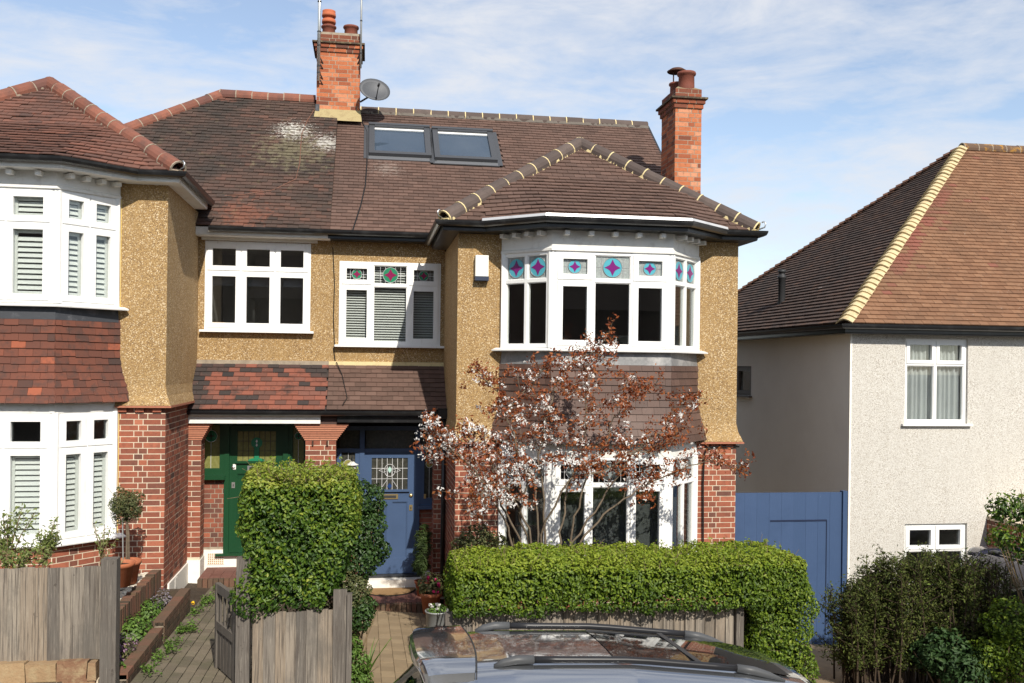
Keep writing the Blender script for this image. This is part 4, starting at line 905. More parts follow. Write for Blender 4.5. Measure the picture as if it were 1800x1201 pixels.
for (a, b, c, d) in sk:
    S = place(bpy.data.objects.new('skylight', None), HR)
    def bx(u0, u1, v0, v1, h0, h1, mb, U=Vector((1, 0, 0))): return mb.obox(OR+U*((u0+u1)/2)+VRn*((v0+v1)/2)+NR*((h0+h1)/2), U*((u1-u0)/2), VRn*((v1-v0)/2), NR*((h1-h0)/2))
    f = MB(); bx(a, a+.10, c, d, -.02, .10, f); bx(b-.10, b, c, d, -.02, .10, f); bx(a+.1, b-.1, c, c+.085, -.02, .10, f); bx(a+.1, b-.1, d-.10, d, -.02, .115, f); bx(a-.01, b+.01, d-.05, d+.02, .0, .125, f); f.build('frame', FRAMEG, S); bx(a-.09, a-.002, c-.1, d+.06, .03, .042, MB()).build('side_flashing', FRAMEG, S); bx(b+.002, b+.09, c-.1, d+.06, .03, .042, MB()).build('side_flashing', FRAMEG, S)
    p = MB(); bx(a+.1, b-.1, c+.085, d-.1, .055, .06, p); p.build('pane', SKYG, S)
    p = MB(); bx(a+.1, b-.1, d-.15, d-.1, .061, .075, p); p.build('blind_box', UPVC, S)
    p = MB(); bx(a-.03, b+.03, c-.11, c-.005, .02, .04, p); p.build('apron', mat('grey_flashing', (.16, .165, .175), .45, metal=.3), S)
    p = MB(); bx(a+.1, b-.1, c+.085, d-.1, -.10, -.09, p); p.build('blind_or_reflection', mat('slate_blind', (.10, .13, .17), .8), S)
ridge_run(RL, 'ridge_tile', rl+Z*.06, Vector((-1.02, rY, zrl+.05)), HIPR, DMORTAR, r=.12); ridge_run(RL, 'hip_tile', Vector((-6.85, eY, ez+.06)), rl+Z*.06, HIPR, DMORTAR, r=.12)
ridge_run(RR, 'ridge_tile', (-.18, rY, zrr+.05), (X1, rY, zrr+.05), HIPB, YMORTAR, r=.115, seg=.33); bed(RR, (-.18, rY, zrr), (X1, rY, zrr), mat('pale_ridge_bed', (.16, .14, .12), .9), .235)
MB().obox(Vector((X1+.01, (eY+rY)/2, (ez+zrr)/2-.03)), (.02, 0, 0), VRn*(hvr/2), NR*.05).build('verge_board', BLACKP, RR)

# chimneys
def pot(parent, c, r, h, m, rim=True, louv=False, capm=None):
    prof = [(r*.92, 0), (r*.96, h*.2), (r*.93, h*.8), (r*1.1, h*.84), (r*1.14, h*.92), (r*1.08, h), (r*.85, h), (r*.8, h*.6)]
    P = MB().lathe(prof, c, 22).build('chimney_pot', m, parent, True)
    if louv:
        q = MB(); z = h
        for k in range(2): q.lathe([(r*.72, z), (r*.72, z+.05), (r*1.02, z+.05), (r*1.04, z+.075), (r*.98, z+.12), (r*.72, z+.12)], c, 22); z += .12
        q.lathe([(r*.95, z), (r*.98, z+.04), (0, z+.06)], c, 22); q.build('louvred_pot_top', mat('orange_clay', (.42, .12, .055), .8, [(10, (.7, .6, .5), .7, .66, .75)]), P, True)
    return P
def chimney(H, pool, x0, x1, y0, y1, zb, zc, ztop, dark=False):
    C = MB().box(x0, x1, y0, y1, zb-1.5, ztop-.02).build('chimney', DMORTAR, H)
    n = int((zc-zb)/.0753); z = zc-n*.0753
    U, V = Vector((1, 0, 0)), Vector((0, 1, 0))
    brickwork(pool, (x0, y0, z), U, -V, x1-x0, z, zc, C, mean=.58, spread=.42); brickwork(pool, (x0, y1, z), -V, -U, y1-y0, z, zc, C, mean=.4, spread=.4)
    brickwork(pool, (x1, y0, z), V, U, y1-y0, z, zc, C, mean=.5, spread=.4)
    zz = zc
    for k, o in enumerate((.025, .05)):   # corbelled courses
        MB().box(x0-o+.008, x1+o-.008, y0-o+.008, y1+o-.008, zz, zz+.0753).build('corbel_core', DMORTAR, C)
        brickwork(pool, (x0-o, y0-o, zz), U, -V, x1-x0+2*o, zz, zz+.0753, C, mean=.22, spread=.2, phase=k); brickwork(pool, (x0-o, y1+o, zz), -V, -U, y1-y0+2*o, zz, zz+.0753, C, mean=.15, spread=.2, phase=k); zz += .0753
    MB().box(x0-.085, x1+.085, y0-.085, y1+.085, zz, zz+.03).build('tile_ledge', mat('sooty_tile', (.07, .05, .035), .9, [(14, (.25, .2, .11), .6, .5, .7)]), C); zz += .03
    for k in range(max(1, int((ztop-zz)/.0753))):
        brickwork(pool, (x0, y0, zz), U, -V, x1-x0, zz, zz+.0753, C, mean=.1, spread=.1, phase=k); brickwork(pool, (x0, y1, zz), -V, -U, y1-y0, zz, zz+.0753, C, mean=.05, spread=.1, phase=k); zz += .0753
    f = MB(); n0 = [(x0, y0), (x1, y0), (x1, y1), (x0, y1)]; c = ((x0+x1)/2, (y0+y1)/2)
    f.add([Vector((a, b, zz-.005)) for a, b in n0]+[Vector((c[0]+(a-c[0])*.6, c[1]+(b-c[1])*.6, zz+.07)) for a, b in n0], [(0, 1, 5, 4), (1, 2, 6, 5), (2, 3, 7, 6), (3, 0, 4, 7), (4, 5, 6, 7)])
    f.build('flaunching', mat('lichened_cement', (.24, .19, .12), .95, [(9, (.33, .29, .10), .6, .5, .7), (12, (.1, .08, .06), .5, .5, .7)], (30, .6, .01)), C)
    return C, zz+.06
POTM = mat('chimney_pot_clay', (.20, .062, .04), .75, [(7, (.10, .045, .035), .6, .48, .7)])
CHL, zt = chimney(HL, CL, -.985, -.205, 17.6, 18.4, 4.55, 5.73, 6.12)
pot(CHL, (-.79, 17.85, zt-.05), .125, .22, POTM, louv=True); pot(CHL, (-.38, 17.85, zt-.05), .13, .24, POTM)
fl = MB(); fl.prism([(-1.03, 17.44, 4.44), (-.16, 17.44, 4.44), (-.19, 17.58, 4.67), (-1.0, 17.58, 4.67)], (0, .12, .08)); fl.build('cement_flashing', mat('lichened_render', (.36, .29, .15), .95, [(8, (.2, .13, .07), .6, .5, .7)], (30, .6, .01)), CHL, fix=True)
MB().box(-1.0, -.93, 17.55, 17.9, 4.5, 4.75).build('lead_step', DLEAD, CHL)
CHR, zt2 = chimney(HR, CR_, 4.985, 5.435, 14.95, 15.68, 2.45, 4.30, 4.64)
pot(CHR, (5.22, 15.1, zt2-.05), .14, .30, POTM); p2 = pot(CHR, (5.17, 15.45, zt2-.05), .12, .22, POTM)
q = MB(); c2 = Vector((5.17, 15.45, zt2+.17))
for k in range(4): q.tube([c2+Vector((.08*math.cos(k*1.57+.4), .08*math.sin(k*1.57+.4), 0)), c2+Vector((.08*math.cos(k*1.57+.4), .08*math.sin(k*1.57+.4), .2))], .008, 5)
q.lathe([(.16, .19), (.17, .205), (.10, .25), (0, .265)], c2, 20); q.build('rain_cowl', mat('rusty_steel', (.09, .04, .025), .7, metal=.3), p2, True)

BL.flush('brick', BRICK, 300); BR.flush('brick', BRICK, 200); CL.flush('brick', CBRICK, 60); CR_.flush('brick', CBRICK, 80)
TP.flush('roof_tile', TILE_P, 120); TPR.flush('roof_tile', TILE_R, 80); TLb.flush('roof_tile', TILE_B, 100); TL.flush('roof_tile', TILE_L, 80); TR.flush('roof_tile', TILE_R, 220)

# downpipes
MB().tube([(1.16, 14.25, -.74), (1.16, 14.25, -3.5)], .034, 10).build('downpipe', BLACKP, HR, True)
MB().box(1.07, 1.2, 14.2, 14.34, -.82, -.66).build('hopper', BLACKP, HR)
# ------------------------------------------------------------------ the detached house beyond the side gate
HD = thing('detached_house', (10, 16, -4), 'detached house in white pebbledash with tan hipped roof and pale bonnet hip tiles', 'house')
DX, DY, DE = 7.62, 14.0, .70
w1 = (at(1590, 748, DY), at(1702, 597, DY)); w2 = (at(1590, 968, DY), at(1700, 920, DY))
H1 = (w1[0].x-DX, w1[1].x-DX, w1[0].z+.03, w1[1].z); H2 = (w2[0].x-DX, w2[1].x-DX, w2[0].z-.55, w2[1].z)
holed(MB(), (DX, DY, 0), (1, 0, 0), (0, -1, 0), 7.5, -4.6, DE, [H1, H2]).build('wall', WPEB, HD, label='white pebbledash front wall')
window(HD, (DX+H1[0], DY, H1[2]), (1, 0, 0), (0, -1, 0), H1[1]-H1[0], H1[3]-H1[2], [1, 1], .70, (), top_sash=(0, 1), proud=-.04, curtain=True, sw=.045, rdep=1.6)
window(HD, (DX+H2[0], DY, H2[2]), (1, 0, 0), (0, -1, 0), H2[1]-H2[0], H2[3]-H2[2], [1, 1], .56, (), top_sash=(0, 1), proud=-.04, sw=.05, rdep=1.6)
sd = holed(MB(), (DX-.003, 22.2, 0), (0, -1, 0), (-1, 0, 0), 8.195, -4.6, DE, [(3.5, 4.3, -.55, .05)]); sd.build('side_wall', WREN, HD, label='smooth cream render side wall')
MB().box(DX-.004, DX+.03, DY-.004, DY+.03, -4.6, DE).build('corner_bead', WPAINT, HD)
window(HD, (DX, 18.7, -.55), (0, -1, 0), (-1, 0, 0), .8, .6, [1], None, (0,), proud=-.03, fm=mat('brown_frame', (.12, .10, .09), .6), rdep=1)
MB().box(DX, 15.1, 22.1, 22.2, -4.6, DE).box(15.0, 15.1, 14, 22.2, -4.6, DE).build('rear_wall', WREN, HD)
eo = .2; E0 = Vector((DX-eo, DY-eo, DE+.03)); E1 = Vector((15.3, DY-eo, DE+.03)); E2 = Vector((15.3, 22.4, DE+.03)); E3 = Vector((DX-eo, 22.4, DE+.03))
AP = Vector((11.9, 17.5, 4.53)); AP2 = Vector((15.3, 17.5, 4.53)); APb = AP
rf = MB(); rf.add([E0, E1, AP2, AP, E3, E2], [(0, 1, 2, 3), (4, 0, 3), (5, 4, 3, 2), (1, 5, 2)]); RD = rf.build('hipped_roof', TILE_D, HD)
TD, TDS = Pool(), Pool()
V = Vector((0, AP.y-E0.y, AP.z-E0.z)); hv = V.length
tiles(TD, E0, (1, 0, 0), V, [(0, 0), (7.8, 0), (7.8, hv), (AP.x-E0.x, hv)], .1, .165, RD, ulim=(0, 6.9), thick=.016, tintf=lambda c: 1. if (c.x-E0.x-(c.z-E0.z)*1.18 < .42 and 1.6 < c.z < 3.6 and random.random() < .8) or random.random() < .012 else random.uniform(.05, .66))
V = Vector((AP.x-E0.x, 0, AP.z-E0.z)); hv = V.length; wd_ = E3.y-E0.y
tiles(TDS, E3, (0, -1, 0), V, [(0, 0), (wd_, 0), (E3.y-AP.y, hv)], .105, .165, RD, thick=.024)
TD.flush('roof_tile', TILE_D, 300); TDS.flush('roof_tile', TILE_DS, 0)
# bonnet hip tiles: overlapping curved tiles, bedded pale in front, stepped behind
def bonnets(A, B, m, n, wdt=.14, lift=.04, name='bonnet_tile'):
    A = Vector(A); B = Vector(B); d = (B-A).normalized(); b = d.cross(Z).normalized(); a = b.cross(d); L_ = (B-A).length/n; mb = MB(); K = 6; vs = []
    for i, (x, lf, w) in enumerate(((-L_*.75, .035, wdt), (L_*.8, -.01, wdt*.85))):
        for j in range(K+1):
            f = 2*j/K-1; vs.append((x, f*w, lf+lift*(1-abs(f)**1.7*1.9)))
    fs = [(j, j+1, K+2+j, K+1+j) for j in range(K)]; vs += [(p[0], p[1], p[2]-.028) for p in vs]; q = 2*K+2
    fs = [f[::-1] for f in fs] + [(j, q+j, q+j+1, j+1) for j in range(K)]; mb.add(vs, fs); me = mb.mesh(name, m, False)
    for i in range(n):
        M = Matrix((d, b, a)).transposed().to_4x4(); M.translation = A+d*(L_*(i+.5))+a*(.03+random.uniform(-.005, .008)); place(bpy.data.objects.new(name, me), RD, M)
PALEB = mat('pale_bonnet_tile', (.56, .46, .27), .85, [(10, (.40, .28, .14), .7, .48, .66), (30, (.66, .60, .45), .5, .55, .75)], (40, .5, .008))
bonnets(E0, AP, PALEB, 46); bonnets(E3, AP, mat('brown_bonnet_tile', (.12, .062, .042), .9, [(6, (.22, .10, .055), .6, .5, .7)]), 50, .14)
ridge_run(RD, 'ridge_tile', AP+Z*.06, AP2+Z*.06, mat('lichen_ridge', (.12, .075, .05), .9, [(5, (.40, .20, .03), .8, .52, .62)]), DMORTAR, r=.12)
MB().sweep([(E3.x, E3.y, DE+.02), (E0.x, E0.y, DE+.02), (E1.x, E1.y, DE+.02)], GUT).build('gutter', BLACKP, HD, fix=True)
MB().sweep([(E3.x, E3.y, DE+.03), (E0.x, E0.y, DE+.03), (E1.x, E1.y, DE+.03)], [(0, -.15), (0, 0), (-.03, 0), (-.03, -.15)]).sweep([(E3.x, E3.y, DE+.03), (E0.x, E0.y, DE+.03), (E1.x, E1.y, DE+.03)], [(0, -.155), (0, -.14), (-.25, -.14), (-.25, -.155)]).build('fascia', BLACKP, HD, fix=True)
fb = atplane(1374, 535, E0, Vector((-(AP.z-E0.z), 0, AP.x-E0.x)).normalized()); ft = Z*.62
MB().lathe([(.07, -.15), (.07, .50), (.085, .51), (.085, .56), (.06, .57), (.06, .62), (.085, .63), (.07, .68), (0, .69)], fb, 14).build('flue_pipe', DARKM, HD, True)
# front porch corner of the detached house at the frame's edge
px0 = at(1768, 940, 12.9)
pc = MB().box(10.05, 12.4, 12.9, 14, -4.4, -2.36).build('porch_wall', MORTAR, HD); PD = Pool()
brickwork(PD, (10.05, 12.9, -4.3), (1, 0, 0), (0, -1, 0), .5, -4.3, -2.36, pc); brickwork(PD, (10.05, 14, -4.3), (0, -1, 0), (-1, 0, 0), 1.1, -4.3, -2.36, pc); PD.flush('brick', BRICK, 60)
MB().box(10.5, 10.6, 12.86, 12.9, -4.2, -2.3).build('porch_post', mat('orange_wood', (.42, .12, .03), .6), HD)

# ------------------------------------------------------------------ side gate (blue boards)
SG = thing('side_gate', (6.1, 13, -3.9), 'tall blue painted board gate and panel between the two houses', 'gate')
g0, g1 = 5.26, 6.965; n = 9; bwid = (g1-g0)/n; gp = Pool()
dx0, dx1, dzt = at(1353, 915, 13).x, at(1452, 915, 13).x, at(1400, 915, 13).z
ztopg = at(1380, 866, 13).z
for i in range(n):
    a, b = g0+bwid*i, g0+bwid*(i+1)
    gp.add(((a+b)/2, 13+random.uniform(-.002, .002), (ztopg-4.1)/2), Vector((1, 0, 0)), Z, Vector((0, -1, 0)), bwid-.0018, ztopg+4.1, .03, random.random(), SG)
gp.flush('board', BLUEG, 300)
dk = mat('gate_gap', (.012, .02, .05), .8)
MB().box(dx0, dx1, 12.978, 12.984, dzt-.012, dzt+.012).box(dx1-.006, dx1+.006, 12.978, 12.984, -3.9, dzt).build('gate_joint', dk, SG)
MB().box(g1, g1+.07, 12.95, 13.05, -4.1, ztopg+.02).build('gate_post', BLUEG, SG)
MB().box(g0, g1, 13.02, 13.07, ztopg-.2, ztopg-.1).box(g0, g1, 13.02, 13.07, -3.6, -3.5).build('rail', BLUEG, SG)

# ------------------------------------------------------------------ things fixed to the houses
al = thing('alarm_box', (1.42, 12.78, 1.2), 'white burglar alarm box with dark base on the pebbledash pier', 'alarm box')
a0, a1 = at(835, 486, 12.76), at(858, 450, 12.76)
bm_ = MB().box(a0.x, a1.x, 12.70, 12.80, a0.z, a1.z); bm_.build('casing', ALARM, al); MB().box(a0.x-.006, a1.x+.006, 12.69, 12.8, a0.z-.06, a0.z-.003).build('strobe_base', ALARMB, al)
dc = at(659, 157, 17.3); dish = thing('satellite_dish', dc, 'grey satellite dish on the chimney beside the brown ridge', 'satellite dish')
aim = Vector((.25, -1, .42)).normalized(); a = Z.cross(aim).normalized(); b = aim.cross(a); mb = MB(); K = 28; vs = []; prof = [(0, -.055), (.25, -.052), (.5, -.042), (.75, -.024), (1, 0), (1.01, -.012), (.5, -.056), (0, -.068)]
for (f, d) in prof:
    for j in range(K): w = 2*math.pi*j/K; vs.append(dc + a*(.285*f*math.cos(w)) + b*(.235*f*math.sin(w)) + aim*d)
mb.add(vs, [(i*K+j, i*K+(j+1) % K, (i+1)*K+(j+1) % K, (i+1)*K+j) for i in range(len(prof)-1) for j in range(K)]); mb.build('reflector', mat('dish_grey', (.085, .088, .095), .55, metal=.2), dish, True, fix=True)
fp = dc + aim*.26 - b*.10; MB().tube([dc-b*.23, fp], .009, 6).tube([fp-aim*.04, fp+aim*.03], .022, 8).build('feed_arm', DARKM, dish, True)
MB().tube([dc-aim*.06, dc-aim*.15-a*0, Vector((-.19, 17.75, dc.z-.12))], .018, 6).build('bracket', DARKM, dish)
def mast(x, ytop_px, ybot_px, Y, r, label, brk):
    p0 = at(x+1, ybot_px, Y); p1 = Vector((p0.x, Y, 7.6)); t = thing('aerial_mast', p0, label, 'aerial')
    MB().tube([p0, p1], r, 8).build('pole', STEEL if r > .02 else GALV, t, True); c = MB()
    for z in brk: c.tube([Vector((p0.x, Y, z)), Vector((p0.x, Y, z+.02))], r*1.3, 8)
    c.build('clamp', DARKM, t)
    q = MB()
    for z in (p0.z+.35, p0.z+.06) if r > .02 else (p0.z+.2,):
        q.tube([(p0.x, Y, z), (p0.x+(.07 if r > .02 else -.06), 17.6, z-.1)], .012, 5).tube([(p0.x, Y, z+.12), (p0.x+(.07 if r > .02 else -.06), 17.6, z)], .012, 5)
    q.build('wall_bracket', DARKM, t)
    hb = MB().tube([p1, p1+Vector((0, 0, .5))], r*.7, 6)
    hb.tube([p1+Vector((-.5, -.2, .3)), p1+Vector((.5, .2, .3))], .009, 5)
    for k in range(8): hb.tube([p1+Vector((-.45+k*.12, -.18+k*.048-.15, .3)), p1+Vector((-.45+k*.12, -.18+k*.048+.15, .3))], .004, 4)
    hb.build('antenna', GALV, t)
mast(559, 0, 142, 17.5, .028, 'thick silver aerial mast on the left side of the chimney stack', (5.3, 5.42, 5.8, 6.05, 6.6))
mast(633, 0, 120, 17.5, .017, 'thin grey aerial mast on the right side of the chimney stack', (5.7, 6.3))
def onroof(pts, O, N, off=.035): return [atplane(x, y, O, N)+N*off for x, y in pts]
NL = Vector((1, 0, 0)).cross(Vector((0, rY-eY, zrl-ez)).normalized())
def cable(pts, r, m, label): return tag(MB().tube(pts, r, 5).build('cable', m), label, 'cable')
cable(onroof([(634, 212), (645, 235)], OR, NR)+onroof([(645, 262), (645, 290), (642, 330), (634, 365), (620, 408)], OR, NR)+[Vector((-.28, 14.68, 2.03))], .011, CABLE, 'black cable running down the brown roof from the chimney')
cable([at(585, 435, MW-.02), at(588, 500, MW-.02), at(586, 560, MW-.02), at(588, 607, MW-.02), at(586, 612, MW-.02), at(590, 640, MW-.02), Vector((-.48, 14.98, .02))]+[Vector((-.42+.03*k, 14.95-.12*k, -.06-.115*k)) for k in range(1, 5)]+[Vector((-.36, 14.33, -.62))], .007, CABLE, 'black cable down the pebbledash wall between the two upper windows')
cable(onroof([(553, 195), (540, 215), (530, 240), (527, 290), (520, 318), (480, 337), (430, 345), (395, 347)], A, NL, .03), .008, COPPER, 'thin brown cable curving over the weathered roof')
cable([Vector((5.25, 13.4, -1.12)), Vector((5.26, 12.77, -1.12)), at(1255, 785, 12.76), at(1243, 788, 12.76), at(1238, 800, 12.76), at(1236, 850, 12.76), at(1236, 990, 12.76)], .012, CABLE, 'black cable down the brick pier beside the blue gate')
gl = thing('porch_lantern', (-.25, 14.9, -1.5), 'small white lantern beside the blue front door', 'lantern')
lc = at(619, 818, 14.85); MB().lathe([(.0, .06), (.03, .056), (.05, .035), (.10, .012), (.10, .005), (.06, .0), (.065, -.05), (.055, -.10), (0, -.105)], lc, 16).build('globe', mat('opal_glass', (.7, .7, .66), .3), gl, True); MB().tube([lc+Vector((0, .02, .07)), lc+Vector((0, .2, .12))], .012, 6).build('arm', DARKM, gl)

# ------------------------------------------------------------------ fences and gate
def boards(T, x0, x1, y, ztop, zbot, wdt, m=WOOD, name='board', jag=.012, top=None):
    p = Pool(); x = x0; i = 0
    while x < x1-.02:
        w = min(wdt*random.uniform(.9, 1.1), x1-x); tz = (top(x) if top else ztop)+random.uniform(-jag, jag)
        ang = R(random.gauss(0, .5)); u = Vector((math.cos(ang), .17, 0)).normalized(); n = u.cross(Z)
        p.add((x+w/2, y+random.uniform(-.003, .003), (tz+zbot)/2), u, Vector((0, 0, 1)), n, w+.004, tz-zbot, .018, random.random(), T); x += w
    p.flush(name, m, 300)
FL = thing('board_fence', (-2.9, 9.3, -3.05), 'grey weathered feather-edge board fence with end post by the pebble bed', 'fence')
boards(FL, -4.6, -2.42, 9.3, -1.94, -2.80, .112)
fx0, fx1 = at(180, 1000, 9.26).x, at(208, 1000, 9.26).x
MB().box(fx0, fx1, 9.2, 9.34, -3.3, at(195, 984, 9.2).z).build('post', WOOD, FL); MB().box(-4.6, -2.44, 9.33, 9.38, -2.2, -2.12).box(-4.6, -2.44, 9.33, 9.38, -2.75, -2.67).build('rail', WOOD, FL)
# rough bricks under the fence
EB = [(-3.36, -3.01), (-2.99, -2.68), (-2.66, -2.46)]
BST = mat('rough_old_brick', [(.16, .075, .045), (.24, .15, .085), (.30, .20, .11)], .95, [(9, (.34, .26, .15), .7, .46, .65)], (30, .8, .012))
lw = thing('dwarf_wall', (-2.9, 9.3, -3.1), 'rough broken brick footing under the grey board fence', 'wall')
MB().box(-4.6, -2.45, 9.24, 9.42, -3.3, -2.98).build('mortar_bed', MORTAR, lw)
for row, (za, zb) in enumerate(((-2.97, -2.82), (-3.14, -2.99))):
    x = -4.5+row*.14
    while x < -2.5:
        w = random.uniform(.22, .33); b = MB(); j = lambda s=.012: random.uniform(-s, s)
        x1_ = min(x+w, -2.46); zt_ = zb+random.uniform(-.02, .035)
        b.add([(x+j(), 9.20+j(), za), (x1_+j(), 9.20+j(), za), (x1_+j(), 9.4, za), (x+j(), 9.4, za), (x+j(), 9.20+j(), zt_+j()), (x1_+j(), 9.20+j(), zt_+j()), (x1_+j(), 9.38, zt_+j()), (x+j(), 9.38, zt_+j())], BOXF, random.uniform(.05, 1)).build('brick', BST, lw); x = x1_+.015
gp_ = thing('gate_post', (-1.14, 9.3, -3.1), 'tall square grey timber gate post beside the open gate', 'post')
MB().box(at(417, 1000, 9.3).x, at(441, 1000, 9.3).x, 9.24, 9.36, -3.4, at(430, 982, 9.24).z).build('shaft', WOOD, gp_)
FM = thing('board_fence', (-.6, 9.3, -3.2), 'short wooden board fence under the tall dark privet hedge', 'fence')
boards(FM, -1.06, -.30, 9.3, -2.40, -3.35, .105, top=lambda x: -2.40+.01*math.sin(x*9))
MB().box(-.30, -.17, 9.27, 9.31, -3.35, -2.20).build('board', WOOD, FM); MB().box(-.17, -.12, 9.24, 9.33, -3.35, -2.24).build('post', WOOD, FM)
MB().box(-1.05, -.17, 9.33, 9.37, -2.72, -2.62).build('rail', WOOD, FM)
FRt = thing('board_fence', (2.4, 9.45, -3.4), 'weathered board fence beneath the long clipped green hedge', 'fence')
boards(FRt, .86, 3.85, 9.42, -2.48, -3.6, .115); MB().box(.80, .87, 9.37, 9.5, -3.6, -2.50).box(3.86, 3.94, 9.37, 9.5, -3.8, -2.45).build('post', WOOD, FRt); MB().box(.86, 3.85, 9.44, 9.49, -2.9, -2.8).build('rail', WOOD, FRt)
# the small gate standing open into the path
GT = thing('garden_gate', (-1.2, 9.4, -3.1), 'small open wooden garden gate with slatted top swung inward', 'gate')
h0 = Vector((-1.215, 9.40, 0)); h1 = Vector((-1.50, 10.02, 0)); gd_ = (h1-h0).normalized(); gn = Vector((gd_.y, -gd_.x, 0)); gl_ = (h1-h0).length
def gbar(u0, u1, z0, z1, t, nm, mm=WOOD): MB().obox(h0+gd_*((u0+u1)/2)+Z*((z0+z1)/2), gd_*((u1-u0)/2), Z*((z1-z0)/2), gn*(t/2)).build(nm, mm, GT)
gbar(0, .075, -3.14, -2.24, .05, 'stile'); gbar(gl_-.05, gl_, -3.14, -2.27, .05, 'stile')
gbar(.075, gl_-.05, -2.36, -2.27, .045, 'rail'); gbar(.075, gl_-.05, -2.74, -2.655, .045, 'rail')
for k in range(4): u = .075+(gl_-.125)*(k+.5)/4; gbar(u-.017, u+.017, -2.655, -2.36, .02, 'slat')
for k in range(5): u = .075+(gl_-.125)*(k+.5)/5; gbar(u-.046, u+.046, -3.12, -2.74, .02, 'board')
BP = thing('brown_post', (6.67, 12.5, -3.9), 'short dark brown timber post in front of the blue gate', 'post')
b0 = atg(1466, 1122); MB().box(b0.x-.075, b0.x+.075, b0.y-.07, b0.y+.07, b0.z-.1, at(1465, 1022, b0.y).z).build('shaft', WOODB, BP)
WF = thing('low_fence', (7.1, 12.6, -3.9), 'low weathered rail fence beside the brown post', 'fence')
MB().box(b0.x+.08, b0.x+.9, b0.y, b0.y+.04, at(1485, 1045, b0.y).z-.1, at(1485, 1045, b0.y).z).build('rail', WOOD, WF)
for x in (.2, .75): MB().box(b0.x+x-.04, b0.x+x+.04, b0.y-.02, b0.y+.06, b0.z-.1, at(1485, 1030, b0.y).z).build('post', WOOD, WF)

# ------------------------------------------------------------------ garden walls by the left path
def lowwall(label, segs, top, thick, soldier=False, face=1):
    T = thing('garden_wall', (segs[0][0], segs[0][1], -3.1), label, 'wall'); P = Pool()
    core = MB()
    for (x, ya, yb, tz) in segs:
        core.box(x-thick+.012, x-.012, ya, yb, -3.5, tz-.02)
    C = core.build('core', DMORTAR, T)
    for (x, ya, yb, tz) in segs:
        U, Nn = Vector((0, 1, 0)), Vector((1, 0, 0))
        n = int((yb-ya)/.2253)+1
        if soldier:
            m = int((yb-ya)/.085)
            for k in range(m): P.add((x-thick/2, ya+.0425+.085*k, tz-.17+random.uniform(-.015, .012)), U, Z, Nn, .068, .34, thick, random.uniform(.02, .8), C)
        else:
            for r in range(5):
                y = ya-(.11 if r % 2 else 0)
                while y < yb:
                    a, b = max(y, ya), min(y+.215, yb)
                    if b-a > .03: P.add((x-thick/2, (a+b)/2, tz-.03-.0753*r), U, Z, Nn, b-a, .064, thick, min(1, max(.02, random.gauss(.45 if r == 0 else .22, .15))), C)
                    y += .2253
    P.flush('brick', OLDB, 150); return T
lowwall('low red brick wall beside the mossy path, stepping down to the street', [(-2.215, 11.0, 12.55, -2.91), (-2.235, 9.45, 11.0, -2.99)], 0, .12)
MB().box(-2.60, -2.335, 12.43, 12.55, -3.4, -2.915).build('end_return', OLDB, bpy.data.objects['garden_wall'])
lowwall('crumbling edging of upright bricks round the pebble bed', [(-2.62, 9.45, 12.78, -2.70)], 0, .11, True)
# pebble bed
pb = rng.random((1500, 3)); pbm = MB()
for i in range(1500):
    x, y = -2.75-1.5*pb[i, 0]**1.6, 9.5+pb[i, 1]*3.2; s = .02+.035*pb[i, 2]**2; c = Vector((x, y, -2.745+.015*math.sin(x*7)+.01*random.random()))
    a = random.random()*3; u = Vector((math.cos(a), math.sin(a), 0))*s; v = Vector((-math.sin(a), math.cos(a), 0))*s*.7; k = []
    for (f, h) in ((.75, -.2), (1, .3), (.6, .62)):
        for w in range(6): k.append(c+(u*math.cos(w*1.047)+v*math.sin(w*1.047))*f+Z*s*h)
    pbm.add(k, [(q*6+w, q*6+(w+1) % 6, q*6+6+(w+1) % 6, q*6+6+w) for q in range(2) for w in range(6)]+[tuple(range(12, 18))], random.random()+.01)
tag(pbm.build('pebbles', STONE), 'cream pebbles in the bed beside the brick edging', 'pebbles', kind='stuff')
sheetL = MB().box(-4.6, -2.72, 9.45, 12.75, -3.3, -2.75).build('pebble_bed_soil', SOIL); sheetL['kind'] = 'structure'
sheetM = MB().box(-2.62, -2.33, 9.45, 12.5, -3.3, -3.06).build('flower_bed_soil', SOIL); sheetM['kind'] = 'structure'
mt = thing('doormat', (.36, 14.3, -3.5), 'half-round brown coir doormat on the red tiled step', 'doormat')
md = [Vector((.36+.42*math.cos(i*math.pi/18), MW-.32-.45*math.sin(i*math.pi/18), -3.508)) for i in range(19)]
MB().prism(md, (0, 0, .022)).build('mat', MAT_, mt); MB().tube(md[1:-1], .016, 6).build('rim', CABLE, mt, True)
